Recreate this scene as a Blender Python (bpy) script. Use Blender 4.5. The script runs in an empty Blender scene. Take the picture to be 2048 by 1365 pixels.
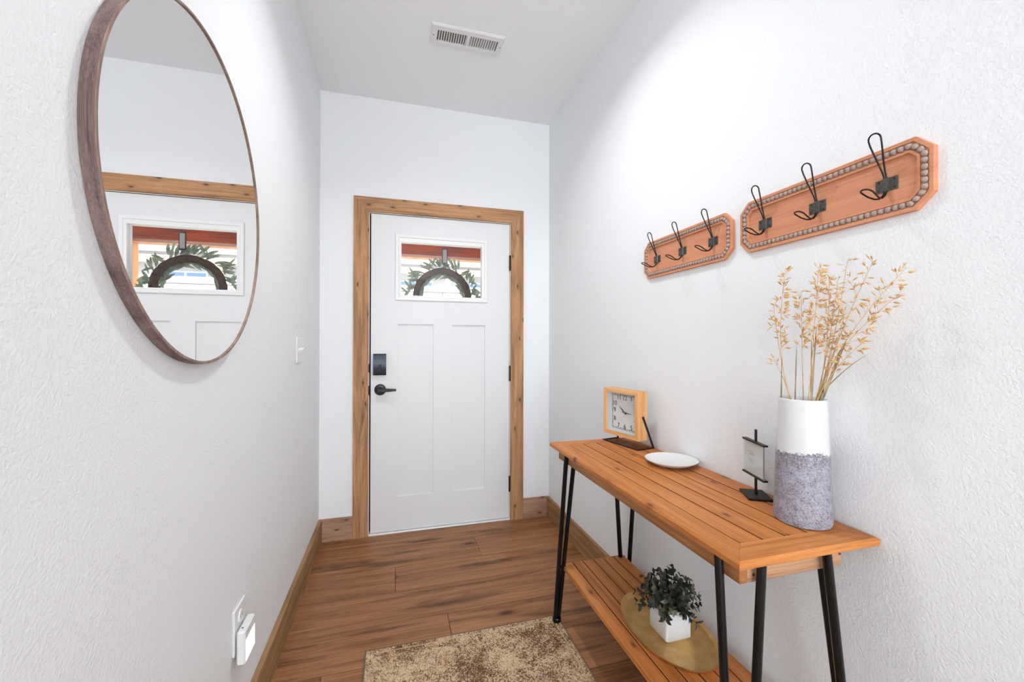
import bpy, bmesh, math, random
from mathutils import Vector, Matrix, noise as mnoise

# ------------------------------------------------------------------ camera, world, lights, exposure
sc = bpy.context.scene
C = sc.collection
CAM_F, YAW, PITCH, ROLL, CAM_H = 832.55, 0.2774, 0.0050, 0.0021, 1.22
D, XL, XR, H = 2.7805, -0.4361, 1.0655, 2.776      # door wall, side walls, ceiling height

cam_d = bpy.data.cameras.new('camera')
cam = bpy.data.objects.new('camera', cam_d); C.objects.link(cam)
cam_d.sensor_width = 36.0; cam_d.lens = 36.0 * CAM_F / 2048.0; cam_d.clip_start = 0.02; cam_d.clip_end = 200
fw = Vector((math.sin(YAW) * math.cos(PITCH), math.cos(YAW) * math.cos(PITCH), math.sin(PITCH)))
rt = Vector((math.cos(YAW), -math.sin(YAW), 0)); up = rt.cross(fw)
r2 = math.cos(ROLL) * rt + math.sin(ROLL) * up; u2 = -math.sin(ROLL) * rt + math.cos(ROLL) * up
cam.matrix_world = Matrix(((r2.x, u2.x, -fw.x, 0), (r2.y, u2.y, -fw.y, 0), (r2.z, u2.z, -fw.z, CAM_H), (0, 0, 0, 1)))
sc.camera = cam

sc.view_settings.view_transform = 'Standard'; sc.view_settings.look = 'None'
sc.view_settings.gamma = 1.0; sc.view_settings.use_curve_mapping = False
sc.view_settings.exposure = 0.36
sc.cycles.use_denoising = True
sc.cycles.max_bounces = 8; sc.cycles.diffuse_bounces = 5; sc.cycles.glossy_bounces = 3; sc.cycles.use_adaptive_sampling = True; sc.cycles.adaptive_threshold = 0.03; sc.cycles.use_light_tree = False; sc.cycles.transparent_max_bounces = 12
sc.cycles.sample_clamp_indirect = 8.0

W = bpy.data.worlds.new('sky'); sc.world = W; W.use_nodes = True
bg = W.node_tree.nodes['Background']
bg.inputs['Color'].default_value = (0.80, 0.90, 1.0, 1); bg.inputs['Strength'].default_value = 2.4

def light(name, kind, loc, energy, color, look=None, **kw):
    d = bpy.data.lights.new(name, kind); d.energy = energy; d.color = color
    for k, v in kw.items(): setattr(d, k, v)
    o = bpy.data.objects.new(name, d); C.objects.link(o); o.location = loc
    if look is not None: o.rotation_euler = Vector(look).to_track_quat('-Z', 'Y').to_euler()
    return o

light('sun', 'SUN', (0, -20, 20), 6.0, (1.0, 0.95, 0.88), (0.35, 0.75, -0.62), angle=0.01)
# daylight fill from the unseen room behind the camera; both side windows are added
E_LAMP, E_REAR, E_RIGHT, E_LEFT = 7.7, 75.0, 83.0, 97.0
DAY = (0.845, 0.94, 1.0)
for wx in (-1.35, 0.35):
    if E_REAR: light('window_daylight', 'AREA', (wx, -4.93, 1.35), E_REAR, DAY, (0, 1, 0), shape='RECTANGLE', size=1.3, size_y=2.1)
if E_RIGHT: light('window_daylight', 'AREA', (2.93, -2.9, 1.45), E_RIGHT, DAY, (-1, 0, 0), shape='RECTANGLE', size=1.6, size_y=1.7)
if E_LEFT: light('window_daylight', 'AREA', (-2.93, -2.9, 1.45), E_LEFT, DAY, (1, 0, 0), shape='RECTANGLE', size=1.6, size_y=1.7)

# ------------------------------------------------------------------ helpers
ORG = {}
def lin(*c):
    f = lambda v: (v / 255 / 12.92) if v / 255 <= 0.04045 else ((v / 255 + 0.055) / 1.055) ** 2.4
    return tuple(f(v) for v in c) + (1.0,)

class G:
    """collects shapes, becomes one mesh"""
    def __init__(s): s.bm = bmesh.new()
    def hull(s, pts):
        t = bmesh.new()
        for p in pts: t.verts.new(p)
        bmesh.ops.convex_hull(t, input=t.verts)
        for v in [v for v in t.verts if not v.link_faces]: t.verts.remove(v)
        bmesh.ops.dissolve_limit(t, angle_limit=0.002, verts=t.verts, edges=t.edges)
        bmesh.ops.recalc_face_normals(t, faces=t.faces)
        m = bpy.data.meshes.new('t'); t.to_mesh(m); t.free(); s.bm.from_mesh(m); bpy.data.meshes.remove(m); return s
    def box(s, x0, x1, y0, y1, z0, z1, c=0.0):
        if c <= 0:
            return s.hull([(x, y, z) for x in (x0, x1) for y in (y0, y1) for z in (z0, z1)])
        P = []
        for sx, x, in ((1, x0), (-1, x1)):
            for sy, y in ((1, y0), (-1, y1)):
                for sz, z in ((1, z0), (-1, z1)):
                    P += [(x, y + sy * c, z + sz * c), (x + sx * c, y, z + sz * c), (x + sx * c, y + sy * c, z)]
        return s.hull(P)
    def faces(s, verts, faces):
        vs = [s.bm.verts.new(v) for v in verts]
        for f in faces:
            try: s.bm.faces.new([vs[i] for i in f])
            except ValueError: pass
        return s
    def tube(s, path, r, n=8, closed=False, caps=True, r2=None):
        path = [Vector(p) for p in path]; N = len(path); rings = []
        prev = None
        for i, p in enumerate(path):
            if closed: t = path[(i + 1) % N] - path[i - 1]
            else: t = path[min(i + 1, N - 1)] - path[max(i - 1, 0)]
            t.normalize()
            if prev is None:
                a = Vector((0, 0, 1)) if abs(t.z) < 0.9 else Vector((1, 0, 0))
                a = (a - t * a.dot(t)).normalized()
            else: a = (prev - t * prev.dot(t)).normalized()
            prev = a; b = t.cross(a)
            rr = r if r2 is None else r + (r2 - r) * i / (N - 1)
            rings.append([s.bm.verts.new(p + rr * (math.cos(k * 2 * math.pi / n) * a + math.sin(k * 2 * math.pi / n) * b)) for k in range(n)])
        for i in range(N if closed else N - 1):
            A, B = rings[i], rings[(i + 1) % N]
            for k in range(n): s.bm.faces.new((A[k], A[(k + 1) % n], B[(k + 1) % n], B[k]))
        if caps and not closed:
            s.bm.faces.new(rings[0][::-1]); s.bm.faces.new(rings[-1])
        return s
    def lathe(s, prof, c=(0, 0, 0), axis='Z', n=48, sx=1.0, sy=1.0):
        """prof: (radius, height) list; ends with radius 0 are closed"""
        c = Vector(c); rings = []
        def put(a, b, h):
            if axis == 'Z': return c + Vector((a * sx, b * sy, h))
            if axis == 'X': return c + Vector((h, a, b))
            return c + Vector((a, h, b))
        for r, h in prof:
            if r < 1e-6: rings.append([s.bm.verts.new(put(0, 0, h))])
            else: rings.append([s.bm.verts.new(put(r * math.cos(2 * math.pi * k / n), r * math.sin(2 * math.pi * k / n), h)) for k in range(n)])
        for A, B in zip(rings, rings[1:]):
            for k in range(n):
                k2 = (k + 1) % n
                if len(A) == 1 and len(B) == 1: continue
                if len(A) == 1: s.bm.faces.new((A[0], B[k], B[k2]))
                elif len(B) == 1: s.bm.faces.new((A[k], A[k2], B[0]))
                else: s.bm.faces.new((A[k], A[k2], B[k2], B[k]))
        return s
    def prism(s, poly, a0, a1, axis='Z'):
        """poly 2D extruded: Z -> (x,y), X -> (y,z), Y -> (x,z)"""
        def put(p, h):
            if axis == 'Z': return (p[0], p[1], h)
            if axis == 'X': return (h, p[0], p[1])
            return (p[0], h, p[1])
        A = [s.bm.verts.new(put(p, a0)) for p in poly]; B = [s.bm.verts.new(put(p, a1)) for p in poly]
        s.bm.faces.new(A[::-1]); s.bm.faces.new(B); n = len(poly)
        for i in range(n): s.bm.faces.new((A[i], A[(i + 1) % n], B[(i + 1) % n], B[i]))
        return s
    def ringband(s, loops):
        """consecutive closed loops of 3D points bridged with quads"""
        R = [[s.bm.verts.new(p) for p in L] for L in loops]
        for A, B in zip(R, R[1:]):
            n = len(A)
            for i in range(n): s.bm.faces.new((A[i], A[(i + 1) % n], B[(i + 1) % n], B[i]))
        return s
    def build(s, name, mat, parent=None, smooth=False, fix=True):
        if fix: bmesh.ops.recalc_face_normals(s.bm, faces=s.bm.faces)
        vs = [v.co for v in s.bm.verts]
        o = Vector(((min(v.x for v in vs) + max(v.x for v in vs)) / 2, (min(v.y for v in vs) + max(v.y for v in vs)) / 2, min(v.z for v in vs)))
        for v in s.bm.verts: v.co -= o
        me = bpy.data.meshes.new(name); s.bm.to_mesh(me); s.bm.free()
        if smooth:
            for p in me.polygons: p.use_smooth = True
            if smooth != 'all': me.set_sharp_from_angle(angle=math.radians(smooth if smooth is not True else 40))
        me.materials.append(mat)
        ob = bpy.data.objects.new(name, me); C.objects.link(ob)
        ORG[ob] = o
        ob.location = o - (ORG[parent] if parent else Vector())
        if parent: ob.parent = parent
        return ob

def tag(o, label=None, cat=None, group=None, kind=None):
    for k, v in (('label', label), ('category', cat), ('group', group), ('kind', kind)):
        if v: o[k] = v
    return o
def empty(name, loc, label, cat, group=None, rotz=0.0, local=False):
    o = bpy.data.objects.new(name, None); C.objects.link(o); o.location = loc; o.rotation_euler = (0, 0, rotz)
    o.empty_display_size = 0.05
    ORG[o] = Vector() if local else Vector(loc)
    return tag(o, label, cat, group)
def copy_part(src, parent, loc, rot=None, scale=None):
    c = src.copy(); C.objects.link(c); c.parent = parent; c.location = loc
    if rot is not None: c.rotation_euler = rot
    if scale is not None: c.scale = scale
    return c
def struct(o, label, cat): return tag(o, label, cat, None, 'structure')
def text_mesh(name, s, size, mat, parent, loc, rot, ext=0.0003):
    cu = bpy.data.curves.new(name, 'FONT'); cu.body = s; cu.size = size; cu.align_x = 'CENTER'; cu.align_y = 'CENTER'; cu.extrude = ext
    t = bpy.data.objects.new(name, cu); C.objects.link(t)
    dg = bpy.context.evaluated_depsgraph_get(); me = bpy.data.meshes.new_from_object(t.evaluated_get(dg))
    bpy.data.objects.remove(t); me.materials.clear(); me.materials.append(mat)
    o = bpy.data.objects.new(name, me); C.objects.link(o); o.parent = parent; o.location = loc; o.rotation_euler = rot
    ORG[o] = Vector(loc)
    return o

# ------------------------------------------------------------------ materials
class NT:
    def __init__(s, name):
        s.m = bpy.data.materials.new(name); s.m.use_nodes = True; s.t = s.m.node_tree
        s.b = s.t.nodes['Principled BSDF']
    def n(s, typ, **kw):
        nd = s.t.nodes.new(typ)
        for k, v in kw.items():
            if k[0] == '_': setattr(nd, k[1:], v)
            else: nd.inputs[k].default_value = v
        return nd
    def l(s, a, b): s.t.links.new(a, b)
    def math(s, op, a, b=None, c=None, clamp=False):
        nd = s.n('ShaderNodeMath', _operation=op, _use_clamp=clamp)
        for i, v in enumerate((a, b, c)):
            if v is None: continue
            if isinstance(v, (int, float)): nd.inputs[i].default_value = v
            else: s.l(v, nd.inputs[i])
        return nd.outputs[0]
    def ramp(s, fac, stops, interp='LINEAR'):
        nd = s.n('ShaderNodeValToRGB'); nd.color_ramp.interpolation = interp
        e = nd.color_ramp.elements
        while len(e) < len(stops): e.new(0.5)
        for k, (p, c) in zip(e, stops): k.position = p; k.color = c if len(c) == 4 else tuple(c) + (1,)
        s.l(fac, nd.inputs[0]); return nd.outputs[0]
    def mix(s, fac, a, b, mode='MIX'):
        nd = s.n('ShaderNodeMix', _data_type='RGBA', _blend_type=mode)
        for i, v in ((0, fac), (6, a), (7, b)):
            if isinstance(v, (int, float)): nd.inputs[i].default_value = v
            elif isinstance(v, tuple): nd.inputs[i].default_value = v
            else: s.l(v, nd.inputs[i])
        return nd.outputs[2]
    def coords(s, rnd=True):
        tc = s.n('ShaderNodeTexCoord').outputs['Object']
        if not rnd: return tc
        oi = s.n('ShaderNodeObjectInfo').outputs['Random']
        v = s.n('ShaderNodeCombineXYZ'); s.l(s.math('MULTIPLY', oi, 37.0), v.inputs[0]); s.l(s.math('MULTIPLY', oi, 91.0), v.inputs[1]); s.l(s.math('MULTIPLY', oi, 53.0), v.inputs[2])
        a = s.n('ShaderNodeVectorMath', _operation='ADD'); s.l(tc, a.inputs[0]); s.l(v.outputs[0], a.inputs[1]); return a.outputs[0]
    def noise(s, vec, scale, detail=3.0, rough=0.5, dist=0.0):
        nd = s.n('ShaderNodeTexNoise', Scale=scale, Detail=detail, Roughness=rough, Distortion=dist); s.l(vec, nd.inputs['Vector']); return nd.outputs['Fac']
    def bump(s, h, strength=0.3, dist=0.001):
        nd = s.n('ShaderNodeBump', Strength=strength, Distance=dist); s.l(h, nd.inputs['Height']); s.l(nd.outputs[0], s.b.inputs['Normal'])

def plain(name, col, rough=0.5, metal=0.0, spec=0.5, coat=0.0):
    t = NT(name); t.b.inputs['Base Color'].default_value = col; t.b.inputs['Roughness'].default_value = rough
    t.b.inputs['Metallic'].default_value = metal; t.b.inputs['Specular IOR Level'].default_value = spec; t.b.inputs['Coat Weight'].default_value = coat
    return t.m
def mottled(name, c1, c2, scale=60, rough=0.5, metal=0.0, bump=0.1, bscale=200, bdist=0.0006, detail=4.0, lo=0.35, hi=0.65):
    t = NT(name); v = t.coords()
    t.l(t.ramp(t.noise(v, scale, detail), [(lo, c1), (hi, c2)]), t.b.inputs['Base Color'])
    t.b.inputs['Roughness'].default_value = rough; t.b.inputs['Metallic'].default_value = metal
    if bump: t.bump(t.noise(v, bscale, 2.0), bump, bdist)
    return t.m
def paint(name, col, scale=165, strength=0.55, dist=0.0021, rough=0.6):
    t = NT(name); v = t.coords(False); t.b.inputs['Base Color'].default_value = col
    t.b.inputs['Roughness'].default_value = rough; t.b.inputs['Specular IOR Level'].default_value = 0.3
    t.bump(t.noise(v, scale, 1.5, 0.5, 0.5), strength, dist); return t.m

def wood(name, dark, mid, light_, knot, axis='XY', size=1.0, knots=0.35, rough=0.5, contrast=1.0, fibre=0.40, knot_scale=5.0, streak=0.0, bump=0.0, rings=0.22, knot_size=1.0, spec=0.25):
    """procedural board: cathedral contours + fibre streaks + knots that bend the grain; axis = local grain direction, direction across the face"""
    t = NT(name); v = t.coords()
    sp = t.n('ShaderNodeSeparateXYZ'); t.l(v, sp.inputs[0])
    L, A = 'XYZ'.index(axis[0]), 'XYZ'.index(axis[1]); B = 3 - L - A
    al, a, b = sp.outputs[L], sp.outputs[A], sp.outputs[B]
    def vec(sl, sa, sb, a_=None):
        c = t.n('ShaderNodeCombineXYZ'); t.l(t.math('MULTIPLY', al, sl), c.inputs[0]); t.l(t.math('MULTIPLY', a_ or a, sa), c.inputs[1]); t.l(t.math('MULTIPLY', b, sb), c.inputs[2]); return c.outputs[0]
    a2 = a; bend = core = None
    if knots > 0:
        vo = t.n('ShaderNodeTexVoronoi', Scale=1.0, Randomness=1.0, _voronoi_dimensions='2D'); t.l(vec(knot_scale * 0.7 / size, knot_scale * 1.7 / size, 0.0), vo.inputs['Vector'])
        has = t.n('ShaderNodeSeparateColor'); t.l(vo.outputs['Color'], has.inputs[0])
        on = t.math('LESS_THAN', has.outputs[0], knots); d = vo.outputs['Distance']
        bend = t.math('MULTIPLY', on, t.math('POWER', t.math('SUBTRACT', 1.0, t.math('MULTIPLY', d, 3.2 / knot_size), clamp=True), 2.0))
        core = t.math('MULTIPLY', on, t.math('SUBTRACT', 1.0, t.math('MULTIPLY', d, 11.0 / knot_size), clamp=True))
        a2 = t.math('ADD', a, t.math('MULTIPLY', bend, 0.022 * size))
    n1 = t.noise(vec(0.8 / size, 10 / size, 6 / size, a2), 1.0, 1.0, 0.4)
    ring = t.math('PINGPONG', t.math('MULTIPLY', n1, 11.0), 1.0)
    n2 = t.noise(vec(2.2 / size, 130 / size, 60 / size, a2), 1.0, 3.0, 0.62)
    n3 = t.noise(vec(14 / size, 520 / size, 520 / size), 1.0, 1.0, 0.6)
    val = t.math('ADD', t.math('MULTIPLY', ring, rings), t.math('ADD', t.math('MULTIPLY', n2, 0.60), t.math('MULTIPLY', n3, fibre)))
    m_ = rings * 0.5 + 0.30 + fibre * 0.5; k = 0.20 / contrast
    col = t.ramp(val, [(m_ - 1.2 * k, dark), (m_, mid), (m_ + 1.2 * k, light_)])
    if streak > 0:
        sm = t.noise(vec(1.9 / size, 13 / size, 13 / size), 1.0, 4.0, 0.62, 0.6)
        col = t.mix(t.ramp(sm, [(0.55, (0, 0, 0)), (0.74, (streak,) * 3)]), col, knot)
    if knots > 0:
        col = t.mix(t.math('MULTIPLY', bend, 0.55), col, dark)
        col = t.mix(t.ramp(t.math('MULTIPLY', core, t.math('ADD', 0.5, n2)), [(0.0, (0, 0, 0)), (0.7, (0.85, 0.85, 0.85))]), col, knot)
    t.l(col, t.b.inputs['Base Color']); t.b.inputs['Roughness'].default_value = rough; t.b.inputs['Specular IOR Level'].default_value = spec
    if bump: t.bump(n2, bump, 0.0008)
    return t.m

M = {}
M['wall'] = paint('wall_paint', (0.856, 0.872, 0.888, 1))
M['ceil'] = paint('ceiling_paint', (0.912, 0.930, 0.945, 1), 90, 0.35)
M['white'] = plain('white_enamel', (0.80, 0.80, 0.80, 1), 0.35)
M['plastic'] = plain('white_plastic', (0.83, 0.83, 0.83, 1), 0.3)
def door_mat():
    t = NT('door_paint'); v = t.coords(False)
    sp = t.n('ShaderNodeMapping'); sp.inputs['Scale'].default_value = (60, 60, 5); t.l(v, sp.inputs[0])
    t.b.inputs['Base Color'].default_value = (0.76, 0.765, 0.77, 1); t.b.inputs['Roughness'].default_value = 0.4
    t.bump(t.noise(sp.outputs[0], 3.0, 4.0), 0.12, 0.0008); return t.m
M['door'] = door_mat()
TW = dict(dark=lin(142, 82, 38), mid=lin(190, 118, 60), light_=lin(214, 147, 86), knot=lin(86, 44, 24), rough=0.48)
M['tableY'] = wood('acacia_lengthwise', axis='YX', knots=0.42, knot_scale=6.0, contrast=0.75, knot_size=0.9, **TW)
M['tableX'] = wood('acacia_crosswise', axis='XY', knots=0.10, knot_scale=6.0, contrast=0.75, **TW)
M['groove'] = plain('dark_groove_strip', lin(40, 22, 12), 0.9, 0, 0.1)  # dark colour standing in for the shade between slats
M['apron'] = wood('apron_wood', lin(120, 74, 42), lin(162, 106, 62), lin(188, 134, 88), lin(95, 56, 34), axis='YZ', knots=0.15, rough=0.5)
M['apronX'] = wood('apron_end_wood', lin(136, 96, 68), lin(176, 132, 98), lin(198, 158, 124), lin(105, 66, 44), axis='XZ', knots=0.15, rough=0.5)
CW = dict(dark=lin(132, 98, 72), mid=lin(182, 134, 94), light_=lin(206, 160, 116), knot=lin(84, 60, 46), rough=0.55, streak=0.62, contrast=0.95, knots=0.45, knot_scale=7.5, knot_size=1.1)
M['caseX'] = wood('casing_pine_across', axis='XZ', **CW)
M['caseZ'] = wood('casing_pine_upright', axis='ZX', **CW)
BW = dict(dark=lin(110, 82, 54), mid=lin(156, 120, 82), light_=lin(180, 144, 102), knot=lin(78, 62, 50), rough=0.55, streak=0.6, contrast=0.8)
M['baseY'] = wood('baseboard_pine_lengthwise', axis='YZ', knots=0.3, **BW)
M['baseX'] = wood('baseboard_pine_short', lin(136, 102, 84), lin(172, 134, 112), lin(190, 154, 132), lin(84, 58, 44), axis='XZ', knots=0.45, rough=0.55, knot_scale=7)
M['floor'] = wood('floor_laminate', lin(94, 58, 36), lin(150, 101, 66), lin(184, 132, 92), lin(52, 32, 20), axis='XY', size=1.3, knots=0.30, rough=0.40, streak=0.85, contrast=0.9, knot_scale=3.4, rings=0.14)
M['rack'] = wood('rack_wood', lin(180, 114, 82), lin(210, 144, 108), lin(222, 160, 124), lin(140, 84, 58), axis='YZ', knots=0.08, rough=0.5, contrast=0.6)
M['bead'] = mottled('bead_wood', lin(160, 141, 133), lin(180, 160, 150), 500, 0.7, 0, 0.1)
M['mirframe'] = wood('mirror_frame_wood', lin(88, 72, 72), lin(122, 104, 100), lin(146, 126, 118), lin(80, 66, 64), axis='ZX', knots=0.0, rough=0.6, fibre=0.5)
M['mirlip'] = wood('mirror_frame_lip', lin(118, 96, 86), lin(146, 122, 110), lin(168, 144, 130), lin(110, 88, 78), axis='ZY', knots=0.0, rough=0.6)
M['mirror'] = plain('mirror_silver', (0.93, 0.93, 0.93, 1), 0.0, 1.0)
M['black'] = plain('black_metal', (0.004, 0.004, 0.005, 1), 0.25, 0.0, 0.35)
M['blackm'] = plain('black_matt', (0.010, 0.009, 0.008, 1), 0.5, 0.0, 0.4)
M['bronze'] = plain('oil_rubbed_bronze', (0.014, 0.013, 0.014, 1), 0.32, 0.5)
M['gun'] = mottled('gunmetal', (0.060, 0.056, 0.050, 1), (0.13, 0.12, 0.105, 1), 300, 0.38, 0.7, 0)
M['brown_metal'] = plain('brown_black_metal', (0.030, 0.022, 0.016, 1), 0.4, 0.5)
M['brass'] = mottled('brushed_brass', lin(208, 166, 98), lin(224, 184, 118), 30, 0.36, 0.85, 0.05)
M['ceramic'] = plain('white_ceramic', (0.74, 0.74, 0.74, 1), 0.25, 0, 0.5, 0.2)
M['pine'] = wood('clock_pine', lin(200, 140, 84), lin(226, 170, 112), lin(238, 188, 132), lin(130, 82, 46), axis='ZY', knots=0.3, rough=0.5, knot_scale=9)
M['dial'] = plain('dial_white', (0.78, 0.76, 0.74, 1), 0.5)
M['ink'] = plain('ink', (0.02, 0.02, 0.02, 1), 0.6)
M['greyink'] = plain('grey_print', (0.55, 0.55, 0.55, 1), 0.6)
M['gold'] = plain('gold_pin', lin(200, 150, 70), 0.3, 1.0)
M['dark'] = plain('dark_void', (0.012, 0.010, 0.010, 1), 0.8)
M['duct'] = plain('duct_grey', (0.20, 0.19, 0.18, 1), 0.6)
def glass_mat(name, tint=(1, 1, 1, 1), k=0.5):
    """thin clear sheet: see-through with a reflection that grows towards grazing angles"""
    m = bpy.data.materials.new(name); m.use_nodes = True; t = m.node_tree; t.nodes.clear()
    o = t.nodes.new('ShaderNodeOutputMaterial'); mx = t.nodes.new('ShaderNodeMixShader'); tr = t.nodes.new('ShaderNodeBsdfTransparent'); gl = t.nodes.new('ShaderNodeBsdfGlossy'); lw = t.nodes.new('ShaderNodeLayerWeight')
    pw = t.nodes.new('ShaderNodeMath'); pw.operation = 'POWER'; pw.inputs[1].default_value = 4.0; ma = t.nodes.new('ShaderNodeMath'); ma.operation = 'MULTIPLY_ADD'; ma.inputs[1].default_value = k; ma.inputs[2].default_value = 0.02
    tr.inputs[0].default_value = tint; gl.inputs['Roughness'].default_value = 0.0; lw.inputs[0].default_value = 0.5
    t.links.new(lw.outputs['Facing'], pw.inputs[0]); t.links.new(pw.outputs[0], ma.inputs[0]); t.links.new(ma.outputs[0], mx.inputs[0])
    t.links.new(tr.outputs[0], mx.inputs[1]); t.links.new(gl.outputs[0], mx.inputs[2]); t.links.new(mx.outputs[0], o.inputs[0]); return m
M['glass'] = glass_mat('clear_glass', (0.98, 0.985, 0.985, 1), 0.35)
def emit(name, col, s):
    t = NT(name); t.b.inputs['Base Color'].default_value = (0.8, 0.8, 0.8, 1); t.b.inputs['Emission Color'].default_value = col; t.b.inputs['Emission Strength'].default_value = s; return t.m
M['lamp'] = emit('lamp_dome', (1, 0.99, 0.975, 1), 5.0)
M['night'] = emit('night_light_lens', (1, 1, 1, 1), 1.4)

# ------------------------------------------------------------------ the setting
RY0, RX0, RX1, RYB = -1.6, -3.0, 3.0, -5.0     # hallway opens into the room behind the camera
WT = 0.12
fl = struct(G().box(RX0 - WT, RX1 + WT, RYB - WT, D + 0.02, -0.06, -0.006).build('floor', M['floor']), 'brown wood plank floor running across the hallway', 'floor')
G().box(XL, XR, RY0, D, -0.0059, -0.0053).build('underlay', plain('dark_underlay', lin(38, 26, 18), 0.9), fl)  # dark sheet added to darken the gaps between planks
rng = random.Random(4)
PW = 0.2327
rows = [(2.5885, D)] + [(2.5885 - PW * (k + 1), 2.5885 - PW * k) for k in range(18)]
joints = {0: [], 1: [0.491], 2: [0.0125], 3: [0.93], 4: [0.238], 5: [-0.25, 0.97], 6: [0.62]}
for i, (y0, y1) in enumerate(rows):
    xs = [XL] + joints.get(i, [rng.uniform(XL + 0.3, XR - 0.3)]) + [XR]
    for x0, x1 in zip(xs, xs[1:]):
        G().box(x0 + 0.0009, x1 - 0.0009, y0 + 0.0010, y1 - 0.0010, -0.0052, 0.0, 0.0009).build('plank', M['floor'], fl)
ceil = struct(G().box(RX0 - WT, RX1 + WT, RYB - WT, D + 0.20, H, H + 0.15).build('ceiling', M['ceil']), 'white textured ceiling over the hallway', 'ceiling')
struct(G().box(XL - WT, XL, RY0, D, 0, H).build('wall_left', M['wall']), 'white textured wall with the round mirror', 'wall')
struct(G().box(XR, XR + WT, RY0, D, 0, H).build('wall_right', M['wall']), 'white textured wall behind the console table', 'wall')
CI0, CI1, CT, CWD = -0.1507, 0.7793, 2.0504, 0.0904      # door opening and casing
OX0, OX1, OZ = CI0 - 0.012, CI1 + 0.012, CT + 0.012
wb = G(); wb.box(XL - WT, OX0, D, D + 0.16, 0, H); wb.box(OX1, XR + WT, D, D + 0.16, 0, H); wb.box(OX0, OX1, D, D + 0.16, OZ, H)
struct(wb.build('wall_back', M['wall']), 'white end wall around the front door', 'wall')
# unseen room behind the camera, its windows laid out to light the hallway
struct(G().box(RX0, XL - WT, RY0 - WT, RY0, 0, H).box(XL - WT, XL, RY0 - WT, RY0, 0, H).build('wall_room_front_left', M['wall']), 'white wall of the living room left of the hallway mouth', 'wall')
struct(G().box(XR, RX1, RY0 - WT, RY0, 0, H).build('wall_room_front_right', M['wall']), 'white wall of the living room right of the hallway mouth', 'wall')
g = G(); g.box(RX0 - WT, RX0, RYB, -3.7, 0, H).box(RX0 - WT, RX0, -2.1, RY0, 0, H).box(RX0 - WT, RX0, -3.7, -2.1, 0, 0.6).box(RX0 - WT, RX0, -3.7, -2.1, 2.3, H)
struct(g.build('wall_room_left', M['wall']), 'white left wall of the living room with a window', 'wall')
g = G(); g.box(RX1, RX1 + WT, RYB, -3.7, 0, H).box(RX1, RX1 + WT, -2.1, RY0, 0, H).box(RX1, RX1 + WT, -3.7, -2.1, 0, 0.6).box(RX1, RX1 + WT, -3.7, -2.1, 2.3, H)
struct(g.build('wall_room_right', M['wall']), 'white right wall of the living room with a window', 'wall')
g = G(); ys = (RYB - WT, RYB)
for a, b in ((RX0, -2.0), (-0.7, -0.3), (1.0, RX1)): g.box(a, b, *ys, 0, H)
for a, b in ((-2.0, -0.7), (-0.3, 1.0)): g.box(a, b, *ys, 0, 0.3); g.box(a, b, *ys, 2.4, H)
struct(g.build('wall_room_rear', M['wall']), 'white rear wall of the living room with two tall windows', 'wall')
for n, (a, b) in enumerate(((-2.0, -0.7), (-0.3, 1.0))):
    g = G(); 
    for x in (a + 0.03, (a + b) / 2, b - 0.03): g.box(x - 0.03, x + 0.03, RYB - 0.05, RYB + 0.01, 0.3, 2.4)
    for z in (0.33, 2.37): g.box(a, b, RYB - 0.05, RYB + 0.01, z - 0.03, z + 0.03)
    struct(g.build('window_%d' % (n + 1), M['white']), 'white framed tall window of the living room', 'window')
g = G()  # frame of the added right side window, goes with its fill light
for y in (-3.67, -2.9, -2.13): g.box(RX1 - 0.01, RX1 + 0.05, y - 0.03, y + 0.03, 0.6, 2.3)
for z in (0.63, 2.27): g.box(RX1 - 0.01, RX1 + 0.05, -3.7, -2.1, z - 0.03, z + 0.03)
struct(g.build('window_3', M['white']), 'white framed right side window of the living room', 'window')
g = G()  # frame of the added left side window, goes with its fill light
for y in (-3.67, -2.9, -2.13): g.box(RX0 - 0.05, RX0 + 0.01, y - 0.03, y + 0.03, 0.6, 2.3)
for z in (0.63, 2.27): g.box(RX0 - 0.05, RX0 + 0.01, -3.7, -2.1, z - 0.03, z + 0.03)
struct(g.build('window_4', M['white']), 'white framed left side window of the living room', 'window')

# baseboards
BH, BT = 0.1366, 0.019
def base(name, x0, x1, y0, y1, mat, label): struct(G().box(x0, x1, y0, y1, 0, BH, 0.002).build(name, mat), label, 'baseboard')
base('baseboard_left', XL, XL + BT, RY0, D, M['baseY'], 'brown stained baseboard along the mirror wall')
base('baseboard_right', XR - BT, XR, RY0, D, M['baseY'], 'brown stained baseboard along the wall behind the console table')
base('baseboard_back_left', XL + BT, CI0 - CWD, D - BT, D, M['baseX'], 'short pinkish brown baseboard left of the front door casing')
base('baseboard_back_right', CI1 + CWD, XR - BT, D - BT, D, M['baseX'], 'short brown baseboard right of the front door casing')
# casing: mitred boards
y0, y1 = D - 0.018, D
a0, a1, b0, b1, t0, t1 = CI0 - CWD, CI0, CI1, CI1 + CWD, CT, CT + CWD
def casing(name, poly, mat, label):
    cx = sum(p[0] for p in poly) / 4; cz = sum(p[1] for p in poly) / 4; e = 0.0010
    ins = []
    for x, z in poly: ins.append((x + (e if x < cx else -e), z + (e if z < cz else -e)))
    struct(G().hull([(x, y1, z) for x, z in poly] + [(x, y0 + e, z) for x, z in poly] + [(x, y0, z) for x, z in ins]).build(name, mat), label, 'trim')
g_ = 0.0004
casing('trim_1', [(a0, 0), (a1, 0), (a1, t0 - g_), (a0, t1 - g_)], M['caseZ'], 'knotty brown wooden casing board left of the front door')
casing('trim_2', [(b1, 0), (b0, 0), (b0, t0 - g_), (b1, t1 - g_)], M['caseZ'], 'knotty brown wooden casing board right of the front door')
casing('trim_3', [(a0, t1), (a1, t0), (b0, t0), (b1, t1)], M['caseX'], 'knotty brown wooden head casing above the front door')
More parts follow.
